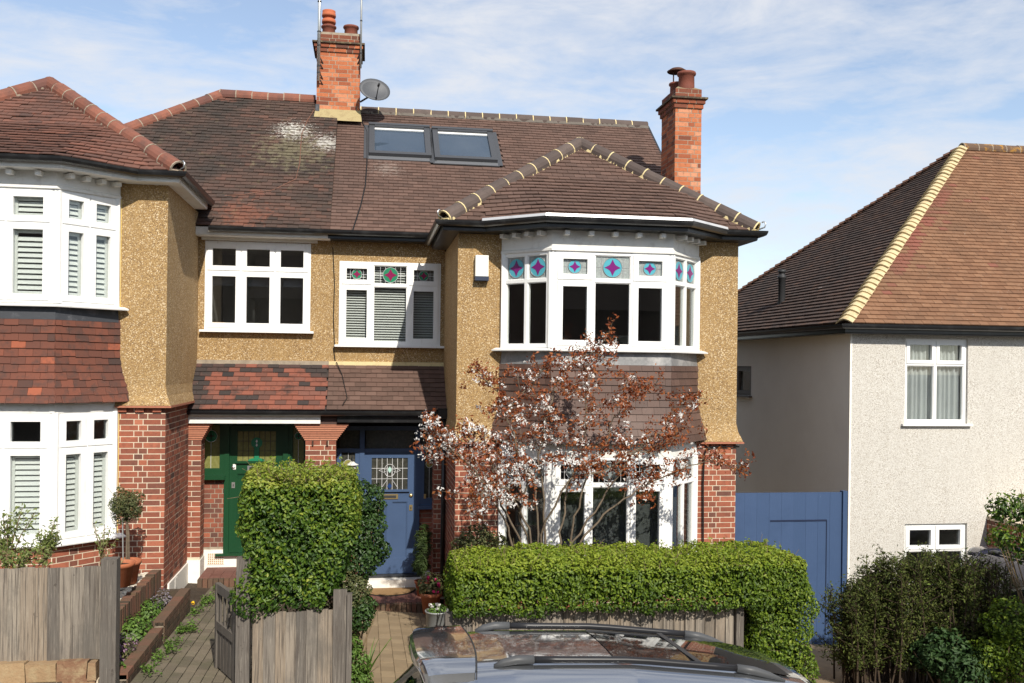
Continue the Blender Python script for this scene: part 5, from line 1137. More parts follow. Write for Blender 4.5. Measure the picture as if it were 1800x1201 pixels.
# ------------------------------------------------------------------ planting
def potm(T, c, r, h, m, rim=True):
    c = Vector(c); MB().lathe([(0, 0), (r*.72, 0), (r*.95, h*.82), (r*1.04, h*.83), (r*1.08, h), (r*.96, h), (r*.9, h*.84), (0, h*.84)], c, 24).build('pot', m, T, True); MB().lathe([(0, h*.86), (r*.9, h*.86)], c, 16).build('compost', SOIL, T); return c+Z*h*.86
def hedge(name, label, cat, lo, hi, n, size, m, seed, depth=.13, bump=.05, lit=.5, rnd=.1, tw=260, mod=None):
    T = thing(name, ((lo[0]+hi[0])/2, (lo[1]+hi[1])/2, lo[2]-.5), label, cat)
    p, nr, dep = hedge_points(lo, hi, n, depth, rnd, bump, seed)
    if mod is not None: k = mod(p); p, nr, dep = p[k], nr[k], dep[k]
    n = len(p); d = nr+rng.normal(size=(n, 3))*.55+np.array([0, -.1, .35])
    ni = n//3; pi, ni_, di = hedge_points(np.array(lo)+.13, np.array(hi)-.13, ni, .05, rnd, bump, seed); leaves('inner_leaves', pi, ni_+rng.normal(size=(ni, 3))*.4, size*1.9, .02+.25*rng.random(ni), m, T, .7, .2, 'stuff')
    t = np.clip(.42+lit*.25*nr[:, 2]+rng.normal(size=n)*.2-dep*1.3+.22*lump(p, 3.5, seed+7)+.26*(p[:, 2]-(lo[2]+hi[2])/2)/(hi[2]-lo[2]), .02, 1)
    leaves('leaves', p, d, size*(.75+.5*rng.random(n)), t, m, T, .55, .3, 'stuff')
    q = rng.choice(n, min(tw, n), False); pi = p[q]-nr[q]*(.16+.1*rng.random((len(q), 1))); twigs('twigs', len(q), pi, nr[q]*.8+np.array([0, 0, .5]), .2, .0035, TWIG, T)
    return T
def shoots(T, lo, hi, n, m, size, sd):
    P, Nn = [], []; mb = MB()
    for i in range(n):
        b = Vector((random.uniform(lo[0]+.05, hi[0]-.05), random.uniform(lo[1], hi[1]-.2), hi[2]-.06)); e = b+Vector((random.gauss(0, .05), random.gauss(-.02, .05), random.uniform(.06, .16))); mb.tube([b, e], [.003, .0015], 4, 0, 0, False)
        for k in range(9): P.append(np.array(b.lerp(e, random.uniform(.3, 1.05)))+rng.normal(size=3)*.014); Nn.append(rng.normal(size=3)*.7+np.array([0, -.4, .5]))
    mb.build('shoot', TWIG, T, kind='stuff'); leaves('shoot_leaves', P, Nn, size, .55+.45*rng.random(len(P)), m, T, .45, .25, 'stuff')
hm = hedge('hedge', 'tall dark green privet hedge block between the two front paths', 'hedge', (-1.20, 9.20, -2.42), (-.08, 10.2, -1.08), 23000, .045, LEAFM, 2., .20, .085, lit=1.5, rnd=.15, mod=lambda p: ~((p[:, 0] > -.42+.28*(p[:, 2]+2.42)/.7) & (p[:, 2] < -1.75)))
shoots(hm, (-1.18, 9.2, -2.4), (-.1, 10.2, -1.08), 110, LEAFM, .042, 1)
stm = MB()
for i in range(14): x, y = -1.05+.85*random.random(), 9.4+.5*random.random(); stm.tube([(x, y, -3.3), (x+random.uniform(-.08, .08), y, -2.8), (x+random.uniform(-.15, .15), y+random.uniform(-.1, .1), -1.5)], [.018, .014, .006], 5)
stm.build('stem', BARK, hm)
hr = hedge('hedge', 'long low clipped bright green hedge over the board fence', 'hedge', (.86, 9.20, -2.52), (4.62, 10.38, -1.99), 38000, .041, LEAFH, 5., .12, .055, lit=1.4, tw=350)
p, nr, dep = hedge_points((3.95, 9.22, -3.55), (4.72, 10.2, -2.1), 22000, .2, .2, .09, 9.); n = len(p)
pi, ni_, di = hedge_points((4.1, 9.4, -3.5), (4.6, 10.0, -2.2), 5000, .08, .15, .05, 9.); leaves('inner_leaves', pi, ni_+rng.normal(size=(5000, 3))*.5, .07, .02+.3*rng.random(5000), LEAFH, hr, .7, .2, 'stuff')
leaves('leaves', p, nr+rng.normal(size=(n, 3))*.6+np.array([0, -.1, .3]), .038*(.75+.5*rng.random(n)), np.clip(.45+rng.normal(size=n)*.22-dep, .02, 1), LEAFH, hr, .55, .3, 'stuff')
q = rng.choice(n, 500, False); twigs('twigs', 500, p[q]-nr[q]*.12, nr[q]+rng.normal(size=(500, 3))*.4, .11, .003, TWIG, hr)
shoots(hr, (.86, 9.2, -2.5), (4.6, 10.38, -1.99), 130, LEAFH, .036, 2)
stm = MB()
for i in range(40): x, y = .95+3.6*random.random(), 9.6+.5*random.random(); stm.tube([(x, y, -3.7), (x+random.uniform(-.08, .08), y, -2.8), (x+random.uniform(-.15, .15), y, -2.15)], [.018, .014, .006], 5)
stm.build('stem', BARK, hr)
def shrub(name, label, cat, balls, m, size, dens, seed, stemc=None, lit=.4, aspect=.55, twm=TWIG, up=.3, depth=.14, bump=.14):
    c0 = Vector(balls[0][0]); T = thing(name, (c0.x, c0.y, zg(c0.x, c0.y)), label, cat); P, Nn, Dd = [], [], []
    for i, (c, r) in enumerate(balls):
        rr = np.array(r)*np.ones(3); n = int(dens*4*math.pi*(rr.mean()**2)); p, u, d = ball_points(c, r, n, depth, seed+i*1.7, bump); P.append(p); Nn.append(u); Dd.append(d)
    p, u, d = np.concatenate(P), np.concatenate(Nn), np.concatenate(Dd); n = len(p)
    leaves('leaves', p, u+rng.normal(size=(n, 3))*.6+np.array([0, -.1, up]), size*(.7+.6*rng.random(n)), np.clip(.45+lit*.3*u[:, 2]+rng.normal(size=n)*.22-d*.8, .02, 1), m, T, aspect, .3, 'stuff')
    mb = MB()
    for (c, r) in balls:
        c = Vector(c); rr = np.mean(np.array(r)*np.ones(3)); b = Vector(stemc) if stemc else Vector((c0.x, c0.y, zg(c0.x, c0.y)-.05))
        for k in range(5): e = c+Vector(rng.normal(size=3))*rr*.45; mb.tube([b+Vector((random.uniform(-.04, .04), random.uniform(-.04, .04), 0)), b.lerp(e, .5)+Vector((random.uniform(-.05, .05), 0, .04)), e], [.012, .009, .004], 5)
    mb.build('stem', twm, T); return T
def bp(px, py, Y, rpx): c = at(px, py, Y); return (tuple(c), rpx/F*Y)
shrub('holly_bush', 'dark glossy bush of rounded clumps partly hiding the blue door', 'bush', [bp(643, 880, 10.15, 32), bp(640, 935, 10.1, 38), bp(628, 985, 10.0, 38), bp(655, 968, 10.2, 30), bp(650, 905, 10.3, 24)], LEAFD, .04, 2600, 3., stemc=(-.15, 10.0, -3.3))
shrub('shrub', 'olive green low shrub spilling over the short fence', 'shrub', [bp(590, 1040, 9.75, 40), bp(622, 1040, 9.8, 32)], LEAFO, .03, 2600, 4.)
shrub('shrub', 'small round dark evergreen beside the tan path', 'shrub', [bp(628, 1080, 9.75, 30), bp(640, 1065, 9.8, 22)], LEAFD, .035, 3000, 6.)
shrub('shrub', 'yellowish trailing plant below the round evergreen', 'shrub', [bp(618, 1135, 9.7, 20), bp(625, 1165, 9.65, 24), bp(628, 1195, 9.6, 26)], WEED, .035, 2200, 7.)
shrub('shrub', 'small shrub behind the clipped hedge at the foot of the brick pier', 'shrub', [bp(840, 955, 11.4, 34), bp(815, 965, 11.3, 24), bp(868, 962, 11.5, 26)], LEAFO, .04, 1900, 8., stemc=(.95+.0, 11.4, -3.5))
def blades(T, c, n, ln, w, m, spread=.5, nm='leaf', up=1.0, arc=.25):
    c = Vector(c)
    for i in range(n):
        a = random.uniform(0, 6.28); d = Vector((math.cos(a)*spread, math.sin(a)*spread, up)).normalized(); l = ln*random.uniform(.65, 1.1); s = d.cross(Z).normalized()*w; b = MB(); vs = []
        for k in range(5): f = k/4; p = c+d*l*f+Vector((d.x, d.y, -.4))*arc*l*f*f; q = s*(1-f*.97)*(1 if k else .7); vs += [p-q, p+q*.02+d.cross(s).normalized()*w*.25, p+q]
        b.add(vs, [(3*k+j, 3*k+j+1, 3*k+4+j, 3*k+3+j) for k in range(4) for j in range(2)], random.random()+.01).build(nm, m, T)
ir = thing('iris_plant', atg(640, 1190), 'sword-leaved green iris beside the tan path', 'plant'); blades(ir, atg(640, 1195)+Vector((0, 0, -.03)), 9, .52, .022, WEED, .45)
# potted plants by the blue door
t = thing('potted_plant', (.80, 14.2, -3.5), 'tall feathery potted evergreen beside the blue door', 'potted plant'); pc = potm(t, (.88, 14.3, -3.52), .13, .24, TPOT)
MB().tube([pc, pc+Vector((-.02, 0, .6))], .014, 6).build('stem', BARK, t)
for cc, r, k in (((.87, 14.28, -2.72), (.14, .12, .30), 1), ((.83, 14.25, -3.03), (.12, .11, .15), 2)):
    p, u, d = ball_points(cc, r, 700, .3, k); leaves('needles', p, u+np.array([0, 0, 1.4]), .11, .3+.4*rng.random(700), LEAFX if k == 3 else mat('needle_green', [(.03, .06, .015), (.07, .11, .03), (.11, .15, .05)], .5, sub=.2), t, .10, .1, 'stuff')
t = thing('potted_plant', (.90, 13.3, -3.5), 'terracotta pot of pink geraniums beside the tan path', 'potted plant'); pc = potm(t, (.93, 13.35, -3.53), .15, .30, TPOT)
p, u, d = ball_points(pc+Vector((-.02, 0, .13)), (.19, .17, .19), 500, .2, 3.); leaves('leaves', p, u+np.array([0, -.2, .5]), .05, rng.random(500), LEAFO, t, .8, .2, 'stuff')
for k in range(9): c = pc+Vector((random.uniform(-.15, .17), random.uniform(-.18, -.05), random.uniform(.05, .3))); p, u, d = ball_points(c, .022, 14, .2, k); leaves('flower', p, u, .028, .5, PINK, t, .9, .2)
t = thing('potted_plant', (.92, 12.3, -3.4), 'galvanised bucket with small white flowers by the hedge', 'potted plant'); bc = atg(768, 1108); bc = Vector((.93, 12.15, zg(.93, 12.15)-.02))
MB().lathe([(0, 0), (.12, 0), (.125, .02), (.15, .33), (.16, .335), (.16, .35), (.145, .35), (.14, .28), (0, .28)], bc, 24).build('bucket', GALV, t, True); p, u, d = ball_points(bc+Vector((0, 0, .36)), (.13, .12, .08), 260, .2, 5.); leaves('leaves', p, u+np.array([0, 0, .5]), .045, rng.random(260), WEED, t, .6, .2, 'stuff')
for k in range(6): c = bc+Vector((random.uniform(-.1, .1), random.uniform(-.12, 0), random.uniform(.38, .46))); p, u, d = ball_points(c, .022, 10, .2, k); leaves('flower', p, u, .03, .5, PETAL, t, .9, .2)
# standard olive in terracotta pots, shrubs in the left garden
t = thing('topiary_tree', (-2.95, 12.1, -2.95), 'small standard tree in a terracotta pot before the brick pier', 'potted plant'); tb = at(222, 1025, 12.0); pc = potm(t, (tb.x, 12.0, tb.z), .165, .28, TPOT)
tc_ = at(221, 889, 12.0); MB().tube([pc, pc.lerp(tc_, .5)+Vector((.012, 0, 0)), tc_], [.016, .014, .01], 6).tube([pc+Vector((.03, 0, 0)), pc.lerp(tc_, .5)+Vector((.03, 0, 0)), tc_], .010, 6).build('trunk', BARK, t); MB().tube([pc+Vector((-.035, -.02, 0)), tc_+Vector((-.03, -.02, -.15))], .008, 6).build('cane', GALV, t)
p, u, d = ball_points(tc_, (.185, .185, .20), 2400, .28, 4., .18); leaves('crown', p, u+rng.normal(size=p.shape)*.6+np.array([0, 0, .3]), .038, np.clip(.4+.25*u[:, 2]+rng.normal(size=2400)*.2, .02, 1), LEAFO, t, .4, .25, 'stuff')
twigs('twigs', 60, p[:60]*.0+np.array(tc_), u[:60], .19, .003, TWIG, t)
t = thing('flower_pot', (-3.0, 11.3, -2.95), 'plain terracotta pot in front of the potted standard tree', 'pot'); tp_ = at(211, 1030, 11.2); potm(t, (tp_.x, 11.2, tp_.z), .15, .27, TPOT)
blades(t, (tp_.x, 11.2, tp_.z+.23), 14, .12, .004, mat('dry_grass', (.30, .20, .10), .9), .5, 'dry_stem')
def nandina(label, px, py, Y, h, w, n, seed):
    b = at(px, py, Y); T = thing('leafy_shrub', b, label, 'shrub'); mb = MB(); P = []
    for i in range(9):
        e = Vector((b.x+random.gauss(0, w*.45), Y+random.gauss(0, .1), b.z+h*random.uniform(.6, 1.05))); m_ = b.lerp(e, .5)+Vector((0, 0, h*.1)); mb.tube([b, m_, e], [.008, .006, .003], 5)
        for k in range(n):
            f = random.random()**.6; q = (b.lerp(m_, f*2) if f < .5 else m_.lerp(e, f*2-1)); P.append(np.array(q)+rng.normal(size=3)*w*.13)
    mb.build('stem', TWIG, T); P = np.array(P); leaves('leaves', P, rng.normal(size=P.shape)+np.array([0, -.3, 1]), .055*(.7+.6*rng.random(len(P))), rng.random(len(P)), LEAFN, T, .35, .2, 'stuff')
nandina('yellow green leafy shrub under the bay at the frame edge', 12, 1000, 11.0, .62, .30, 60, 1)
nandina('airy yellow green shrub behind the grey board fence', 75, 1000, 10.9, .48, .22, 55, 2)
nandina('wispy bare-looking shrub beside the terracotta pots', 180, 1000, 11.6, .50, .16, 14, 3)
nandina('low green shrub along the top of the grey fence', 30, 1000, 10.2, .22, .35, 40, 4)
bedp = thing('bedding_plants', (-2.55, 10.5, -3.05), 'mixed mauve and green bedding plants beside the low brick wall', 'plants'); bedp['kind'] = 'stuff'
for (y, x, r, m, s, k) in ((9.7, -2.56, (.2, .22, .16), MAUVE, .03, 500), (10.1, -2.52, (.2, .25, .20), LEAFO, .04, 500), (10.2, -2.5, (.18, .22, .20), MAUVE, .028, 500), (11.0, -2.54, (.2, .3, .17), WEED, .055, 700), (11.8, -2.56, (.18, .3, .14), WEED, .05, 500), (12.2, -2.5, (.16, .2, .16), mat('lavender', [(.12, .11, .08), (.20, .17, .22)], .8), .04, 300), (9.6, -2.5, (.22, .2, .08), WEED, .05, 400)):
    p, u, d = ball_points((x, y, -3.0), r, k, .25, y); leaves('foliage', p, u+np.array([0, -.2, .6]), s, rng.random(k), m, bedp, .5, .2)
wd2 = thing('weeds', (-2.0, 10.5, -3.1), 'green weeds along the edge of the mossy path', 'weeds'); wd2['kind'] = 'stuff'
for k in range(40):
    y = random.uniform(9.5, 13.9); x = -2.17+abs(random.gauss(0, .06)); n = random.choice((14, 20, 50)); p = np.array([x, y, zg(x, y)+.01])+np.abs(rng.normal(size=(n, 3)))*np.array([.06, .07, .03]); leaves('foliage', p, rng.normal(size=(n, 3))*.4+np.array([0, 0, 1]), .04, rng.random(n), WEED, wd2, .5, .2)
for (x, y) in ((-1.35, 12.6), (-1.3, 13.2)):
    n = 160; p = np.array([x, y, zg(x, y)])+np.abs(rng.normal(size=(n, 3)))*np.array([.1, .12, .12]); leaves('foliage', p, rng.normal(size=(n, 3))*.5+np.array([0, 0, 1]), .045, rng.random(n), WEED, wd2, .5, .2)
c = atg(339, 1068)+Vector((0, 0, .06)); p, u, d = ball_points(c, .02, 16, .1, 1.); leaves('flower', p, u, .03, .5, YELL, wd2, .8, .2)

# ------------------------------------------------------------------ the flowering tree with copper leaves before the bay
TR_ = thing('flowering_tree', (2.1, 10.9, -3.4), 'small multi-stemmed tree with copper leaves and white blossom before the bay', 'tree')
base = Vector((2.05, 10.95, zg(2.05, 10.95)))
def tp2(px, py, dy): return at(px, py, 10.95+dy)
STEMS = [  # main limbs (pixel, depth offset) from the foot outward
 [(958, 960, 0), (955, 880, -.05), (948, 800, -.1), (965, 720, -.1), (985, 655, 0), (1040, 618, .05), (1068, 590, .05)],
 [(930, 960, -.05), (912, 900, -.1), (925, 840, -.15), (905, 770, -.2), (880, 700, -.25), (850, 665, -.3)],
 [(1000, 955, .05), (1015, 890, 0), (1035, 830, 0), (1060, 790, .05), (1078, 740, .1), (1110, 690, .15), (1150, 680, .2)],
 [(1020, 950, .1), (1060, 905, .1), (1110, 870, .1), (1150, 845, .15), (1200, 825, .1), (1250, 812, .1), (1300, 828, .1)],
 [(985, 955, 0), (990, 880, .1), (1025, 790, .2), (1030, 720, .2), (1028, 650, .2), (1050, 620, .2)],
 [(900, 955, -.1), (880, 900, -.2), (850, 850, -.3), (820, 810, -.3), (785, 785, -.35), (755, 750, -.4)],
 [(1005, 955, .1), (1060, 880, .2), (1110, 800, .25), (1160, 760, .25), (1190, 720, .3), (1215, 695, .3)],
 [(945, 940, -.1), (940, 860, -.15), (910, 800, -.1), (895, 720, -.05), (940, 665, .05), (965, 640, .1)],
 [(915, 950, -.1), (880, 890, -.2), (865, 820, -.3), (850, 760, -.3), (800, 770, -.3), (760, 790, -.4)],
 [(950, 940, 0), (1000, 840, -.2), (1060, 830, -.25), (1120, 790, -.2), (1150, 800, -.2), (1185, 770, -.1)],
 [(930, 930, -.1), (890, 860, -.3), (860, 850, -.35), (835, 880, -.4), (830, 905, -.4)],
]
wood = MB(); tips = []
for s in STEMS:
    pts = [base+Vector((random.uniform(-.08, .08), random.uniform(-.06, .06), -.05))]+[tp2(*q) for q in s]
    fine = []
    for a, b in zip(pts, pts[1:]):
        for k in range(4): fine.append(a.lerp(b, k/4)+Vector(rng.normal(size=3))*.012)
    fine.append(pts[-1]); n = len(fine); wood.tube(fine, [.0125*(1-i/n)**.9+.003 for i in range(n)], 6)
    for i in range(int(n*.38), n):
        f = i/n
        if random.random() < .95:
            for _ in range(random.choice((1, 2))):
                d = (fine[min(i+1, n-1)]-fine[i-1]).normalized()*.6+Vector(rng.normal(size=3))*.6+Vector((0, 0, .25)); d.normalize(); ln = random.uniform(.12, .36)*(1.15-f*.5)
                e = fine[i]+d*ln; mid = fine[i]+d*ln*.5+Vector(rng.normal(size=3))*.02; wood.tube([fine[i], mid, e], [.005, .004, .002], 4, 0, 0, False); tips += [(mid, d, f), (e, d, f)]
                if random.random() < .6:
                    d2 = (d+Vector(rng.normal(size=3))*.7).normalized(); e2 = mid+d2*ln*.6; wood.tube([mid, e2], [.003, .0015], 4, 0, 0, False); tips.append((e2, d2, f))
    tips.append((fine[-1], Vector((0, 0, 1)), 1))
# fine twigs filling the crown
anchors = [e for (e, d, f) in tips]
for (cx, cy, rx, ry, n_) in ((880, 705, 55, 45, 26), (960, 690, 60, 60, 34), (1010, 690, 60, 60, 30), (1060, 660, 50, 40, 26), (1110, 700, 50, 40, 22), (1190, 740, 40, 45, 22), (900, 800, 80, 50, 44), (850, 850, 45, 60, 30), (1000, 770, 70, 45, 30), (1100, 830, 60, 30, 14), (800, 790, 40, 30, 12), (1140, 880, 30, 40, 12), (1060, 800, 70, 35, 22)):
    for _ in range(int(n_*.5)):
        p_ = tp2(cx+random.gauss(0, rx*.6), cy+random.gauss(0, ry*.6), random.gauss(0, .25)); a_ = min(anchors, key=lambda q: (q-p_).length)
        if (a_-p_).length < .6:
            m_ = a_.lerp(p_, .5)+Vector(rng.normal(size=3))*.03; wood.tube([a_, m_, p_], [.004, .003, .0015], 4, 0, 0, False); tips += [(p_, (p_-a_).normalized(), .8), (m_, (p_-a_).normalized(), .8)]
wood.build('trunk', BARK, TR_, True)
LP, LN, FP, FN = [], [], [], []
for (e, d, f) in tips:
    px, py = proj(e)
    k = random.choice((4, 6, 8, 10, 13))
    if 690 < px < 905 and py > 770: k = 7
    for _ in range(k): LP.append(np.array(e)+rng.normal(size=3)*.034); LN.append(rng.normal(size=3)+np.array([0, -.3, .2]))
    pw = .20
    if px < 960 and py > 745: pw = .6
    elif px < 1010 and py > 700: pw = .36
    elif px > 1120: pw = .06 if py < 760 else .15
    elif px < 900 and py < 740: pw = .15
    if random.random() < pw:
        c = np.array(e)+rng.normal(size=3)*.02
        for _ in range(random.choice((4, 5, 7, 9) if pw > .6 else (3, 4, 6))):   # one blossom: five narrow petals
            b = c+rng.normal(size=3)*.034; nrm = rng.normal(size=3)+np.array([0, -1.2, .4])
            for q in range(5): FP.append(b+rng.normal(size=3)*.011); FN.append(nrm+rng.normal(size=3)*.7)
LP, LN, FP, FN = map(np.array, (LP, LN, FP, FN))
leaves('crown', LP, LN, .050*(.6+.7*rng.random(len(LP))), rng.random(len(LP)), LEAFR, TR_, .5, .35, 'stuff')
leaves('blossom', FP, FN, .031, rng.random(len(FP)), PETAL, TR_, .5, .25, 'stuff')

# ------------------------------------------------------------------ hedge and bushes in front of the detached house
HX = thing('overgrown_hedge', (6.4, 10.2, -3.8), 'dark sparse overgrown hedge in front of the white house', 'hedge'); P, Nn = [], []
stm = MB()
for i in range(150):
    u = random.random(); x = 5.72+1.75*u; y = 10.6-.5*u+random.gauss(0, .16); h = (-2.78+.50*min(1, u*3.2)) if u < .8 else -2.3; h += random.gauss(0, .05); b = Vector((x, y, zg(x, y)-.05)); e = Vector((x+random.gauss(0, .10), y+random.gauss(0, .06), h)); m_ = b.lerp(e, .5)+Vector((random.gauss(0, .05), 0, 0)); stm.tube([b, m_, e], [.014, .010, .003], 5)
    for k in range(16):
        f = random.uniform(.22, .97); q = b.lerp(m_, f*2) if f < .5 else m_.lerp(e, f*2-1); tq = q+Vector((random.gauss(0, .12), random.gauss(0, .10), random.uniform(.05, .2))); stm.tube([q, tq], [.005, .002], 4, 0, 0, False)
        for _ in range(24 if u < .82 else 6): P.append(np.array(q.lerp(tq, random.random()))+rng.normal(size=3)*.035); Nn.append(rng.normal(size=3)+np.array([0, -.2, .6]))
stm.build('stem', mat('dark_twig', (.055, .038, .024), .9), HX); P = np.array(P); leaves('leaves', P, np.array(Nn), .042*(.6+.7*rng.random(len(P))), np.clip(rng.normal(size=len(P))*.25+.4+.15*lump(P, 3, 2.), .02, 1), LEAFX, HX, .4, .25, 'stuff')
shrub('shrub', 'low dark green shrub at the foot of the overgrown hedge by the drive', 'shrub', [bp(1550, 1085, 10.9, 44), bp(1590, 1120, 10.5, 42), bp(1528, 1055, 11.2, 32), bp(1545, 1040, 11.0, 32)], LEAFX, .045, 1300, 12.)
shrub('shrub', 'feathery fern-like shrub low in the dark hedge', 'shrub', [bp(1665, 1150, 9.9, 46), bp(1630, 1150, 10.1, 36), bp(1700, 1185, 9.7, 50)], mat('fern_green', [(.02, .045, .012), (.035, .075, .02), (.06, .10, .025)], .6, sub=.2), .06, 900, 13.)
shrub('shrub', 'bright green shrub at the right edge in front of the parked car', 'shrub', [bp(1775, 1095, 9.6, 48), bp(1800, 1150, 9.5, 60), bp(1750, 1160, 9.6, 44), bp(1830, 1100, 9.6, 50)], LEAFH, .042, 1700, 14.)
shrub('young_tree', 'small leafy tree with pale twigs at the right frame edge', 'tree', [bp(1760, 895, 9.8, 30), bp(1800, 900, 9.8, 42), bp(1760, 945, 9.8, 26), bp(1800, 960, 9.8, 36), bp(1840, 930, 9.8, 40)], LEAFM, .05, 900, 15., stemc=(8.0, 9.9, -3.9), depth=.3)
LIT = mat('dead_leaf', [(.12, .06, .03), (.24, .14, .07), (.33, .22, .13)], .9)
n = 900; x = 5.7+1.3*rng.random(n); y = 9.9+2.7*rng.random(n); x += .25*(12.6-y)*.0; P = np.stack([x, y, np.array([zg(a, b) for a, b in zip(x, y)])-.02+.015*rng.random(n)], 1); P = P[(P[:, 0] > 6.62-.28*(12.6-P[:, 1])+rng.normal(size=n)*.12)]
tag(leaves('leaf_litter', P, rng.normal(size=P.shape)*.3+np.array([0, 0, 1]), .045, rng.random(len(P)), LIT, None, .6, .3, 'stuff'), 'dead leaves along the edge of the drive', 'leaves')
gsoil = MB(); 
for k in range(6): gsoil.box(5.9+.3*k-.3, 9.6, 9.5, 10.4+.45*k, -3.8-.03*k-.3, -3.735-.02*k)
go = gsoil.build('front_bed_soil', SOIL); go['kind'] = 'structure'
t = thing('weed_tuft', atg(1445, 1118), 'tuft of grass at the foot of the brown post', 'weeds'); blades(t, atg(1450, 1120), 22, .22, .006, WEED, .6)
# ------------------------------------------------------------------ cars
def car(M, paint, label):
    T = tag(place(bpy.data.objects.new('parked_car', None), None, M), label, 'car')
    kx = [0, .05, .12, .28, .42, .55, .8, 1.6, 2.4, 2.85, 3.2, 3.55, 3.8, 4.05, 4.3, 4.4]
    K = dict(zt=[.62, .85, 1.0, 1.24, 1.40, 1.455, 1.485, 1.515, 1.485, 1.425, 1.23, 1.03, .98, .92, .78, .62],
             wt=[.70, .73, .74, .66, .60, .575, .58, .60, .585, .565, .62, .70, .73, .72, .64, .55],
             zb=[.52, .70, .86, .95, .97, .98, .98, .97, .95, .94, .94, .93, .89, .82, .68, .52],
             wb=[.72, .80, .84, .88, .89, .90, .905, .91, .91, .91, .905, .90, .89, .86, .76, .66])
    xs = np.unique(np.concatenate([np.linspace(0, 4.4, 75), kx])); n = len(xs)
    def sm(k):
        v = np.interp(xs, kx, K[k]); q = v.copy()
        for _ in range(2): q[1:-1] = (q[:-2]+2*q[1:-1]+q[2:])/4
        return q
    zt, wt, zb, wb = sm('zt'), sm('wt'), sm('zb'), sm('wb'); vs = []
    for i, x in enumerate(xs):
        Zt, Wt, Zb, Wb = zt[i], wt[i], min(zb[i], zt[i]-.09), wb[i]
        half = [(0, Zt), (Wt*.35, Zt-.004), (Wt*.65, Zt-.014), (Wt*.86, Zt-.032), (Wt*.97, Zt-.056), (Wt*1.03, Zt-.09)]
        e = half[-1]
        half += [(e[0]+(Wb-e[0])*f**.85, e[1]+(Zb-e[1])*f) for f in (.33, .66)] + [(Wb, Zb), (Wb+.012, Zb-.05), (Wb+.01, .62), (Wb-.005, .42), (Wb-.03, .28), (Wb-.12, .19), (0, .19)]
        full = half + [(-y, z) for y, z in half[-2:0:-1]]; vs += [(x, -y, z) for y, z in full]
    k = len(vs)//n; fs = []; mi = []
    nh = 15
    for i in range(n-1):
        xm = (xs[i]+xs[i+1])/2
        for j in range(k):
            fs.append((i*k+j, (i+1)*k+j, (i+1)*k+(j+1) % k, i*k+(j+1) % k)); jj = j if j < nh-1 else k-1-j; m = 0
            if 6 <= jj <= 7 and .5 < xm < 3.15 and not (1.35 < xm < 1.43 or 2.25 < xm < 2.33): m = 1
            if jj <= 3 and (2.92 < xm < 3.5 or .14 < xm < .40): m = 1
            if jj >= 12: m = 2
            mi.append(m)
    fs += [tuple(range(k)), tuple((n-1)*k+j for j in range(k-1, -1, -1))]; mi += [0, 0]
    me = bpy.data.meshes.new('body'); me.from_pydata(vs, [], fs)
    for m in (paint, CARG, DARKM): me.materials.append(m)
    me.polygons.foreach_set('material_index', mi); me.polygons.foreach_set('use_smooth', [True]*len(fs)); bm = bmesh.new(); bm.from_mesh(me); bmesh.ops.recalc_face_normals(bm, faces=bm.faces); bm.to_mesh(me); bm.free(); me.update()
    def part(o): o.parent = T; o.matrix_parent_inverse = I4; o.matrix_basis = I4; WM[o] = M; return o
    def pb(mb, name, mats, smooth=False, fix=False, par=None): o = mb.build(name, mats, None, smooth, fix=fix); o.parent = par or T; return o
    b = bpy.data.objects.new('body', me); col.objects.link(b); b.parent = T
    MB_ = MB().box(.55, 3.2, -.7, .7, .5, .55).box(1.3, 1.5, -.6, .6, .5, 1.05).box(2.3, 2.5, -.6, .6, .5, 1.1); pb(MB_, 'seats', mat('dark_seat', (.02, .02, .022), .9))
    # tailgate spoiler, a curved slab over the rear glass
    sp = MB(); rows = []
    for (x, zc, w, th) in ((.20, 1.400, .50, .010), (.205, 1.432, .54, .035), (.225, 1.452, .565, .05), (.27, 1.463, .575, .055), (.38, 1.474, .582, .055), (.50, 1.484, .588, .055), (.60, 1.491, .592, .055)):
        r = []
        for q in range(21): f = -1+q/10; r.append((x+.07*f**4*max(0, (.6-x)/.4)-.03*f*f*(x-.2)/.4, f*w, zc-.012*f*f-.06*max(0, abs(f)-.8)**2/.04))
        rows.append((r, th))
    vv = []; q2 = 42
    for r, th in rows: vv += r+[(a, y, z-th) for a, y, z in r[::-1]]
    nr = len(rows)-1
    sp.add(vv, [(i*q2+j, i*q2+(j+1) % q2, (i+1)*q2+(j+1) % q2, (i+1)*q2+j) for i in range(nr) for j in range(q2)]+[tuple(range(q2)), tuple(nr*q2+j for j in range(q2-1, -1, -1))]); so_ = pb(sp, 'spoiler', paint, True, True)
    try: so_.data.set_sharp_from_angle(angle=R(30))
    except Exception: pass
    pb(MB().tube([(.607-.03*f*f, f*.6, 1.4905-.010*f*f-.055*abs(f)**6) for f in [-1+q/10 for q in range(21)]], .006, 5), 'tailgate_seam', DARKM)
    for s in (-1, 1):   # roof rails with end caps
        y = s*.505; zr = lambda x: float(np.interp(x, xs, zt))-.02
        pts = [(.70, y, zr(.7)-.012), (.76, y, zr(.76)+.006), (.84, y, zr(.84)+.018)]; mid = [(x, y, zr(x)+.020) for x in np.linspace(.95, 2.30, 10)]; end = [(2.42, y, zr(2.42)+.014), (2.52, y, zr(2.52)+.004), (2.64, y, zr(2.64)-.015)]
        pb(MB().tube(pts+mid[:1], [.012, .026, .030, .028], 8), 'rail_end', mat('grey_rail_cap', (.07, .072, .075), .45), True); pb(MB().tube(mid[-1:]+end, [.028, .030, .024, .010], 8), 'rail_end', mat('grey_rail_cap', (.07, .072, .075), .45), True); pb(MB().tube(mid, .023, 8), 'roof_rail', mat('black_rail', (.018, .018, .02), .35), True)
    gp = MB(); vv = []; 
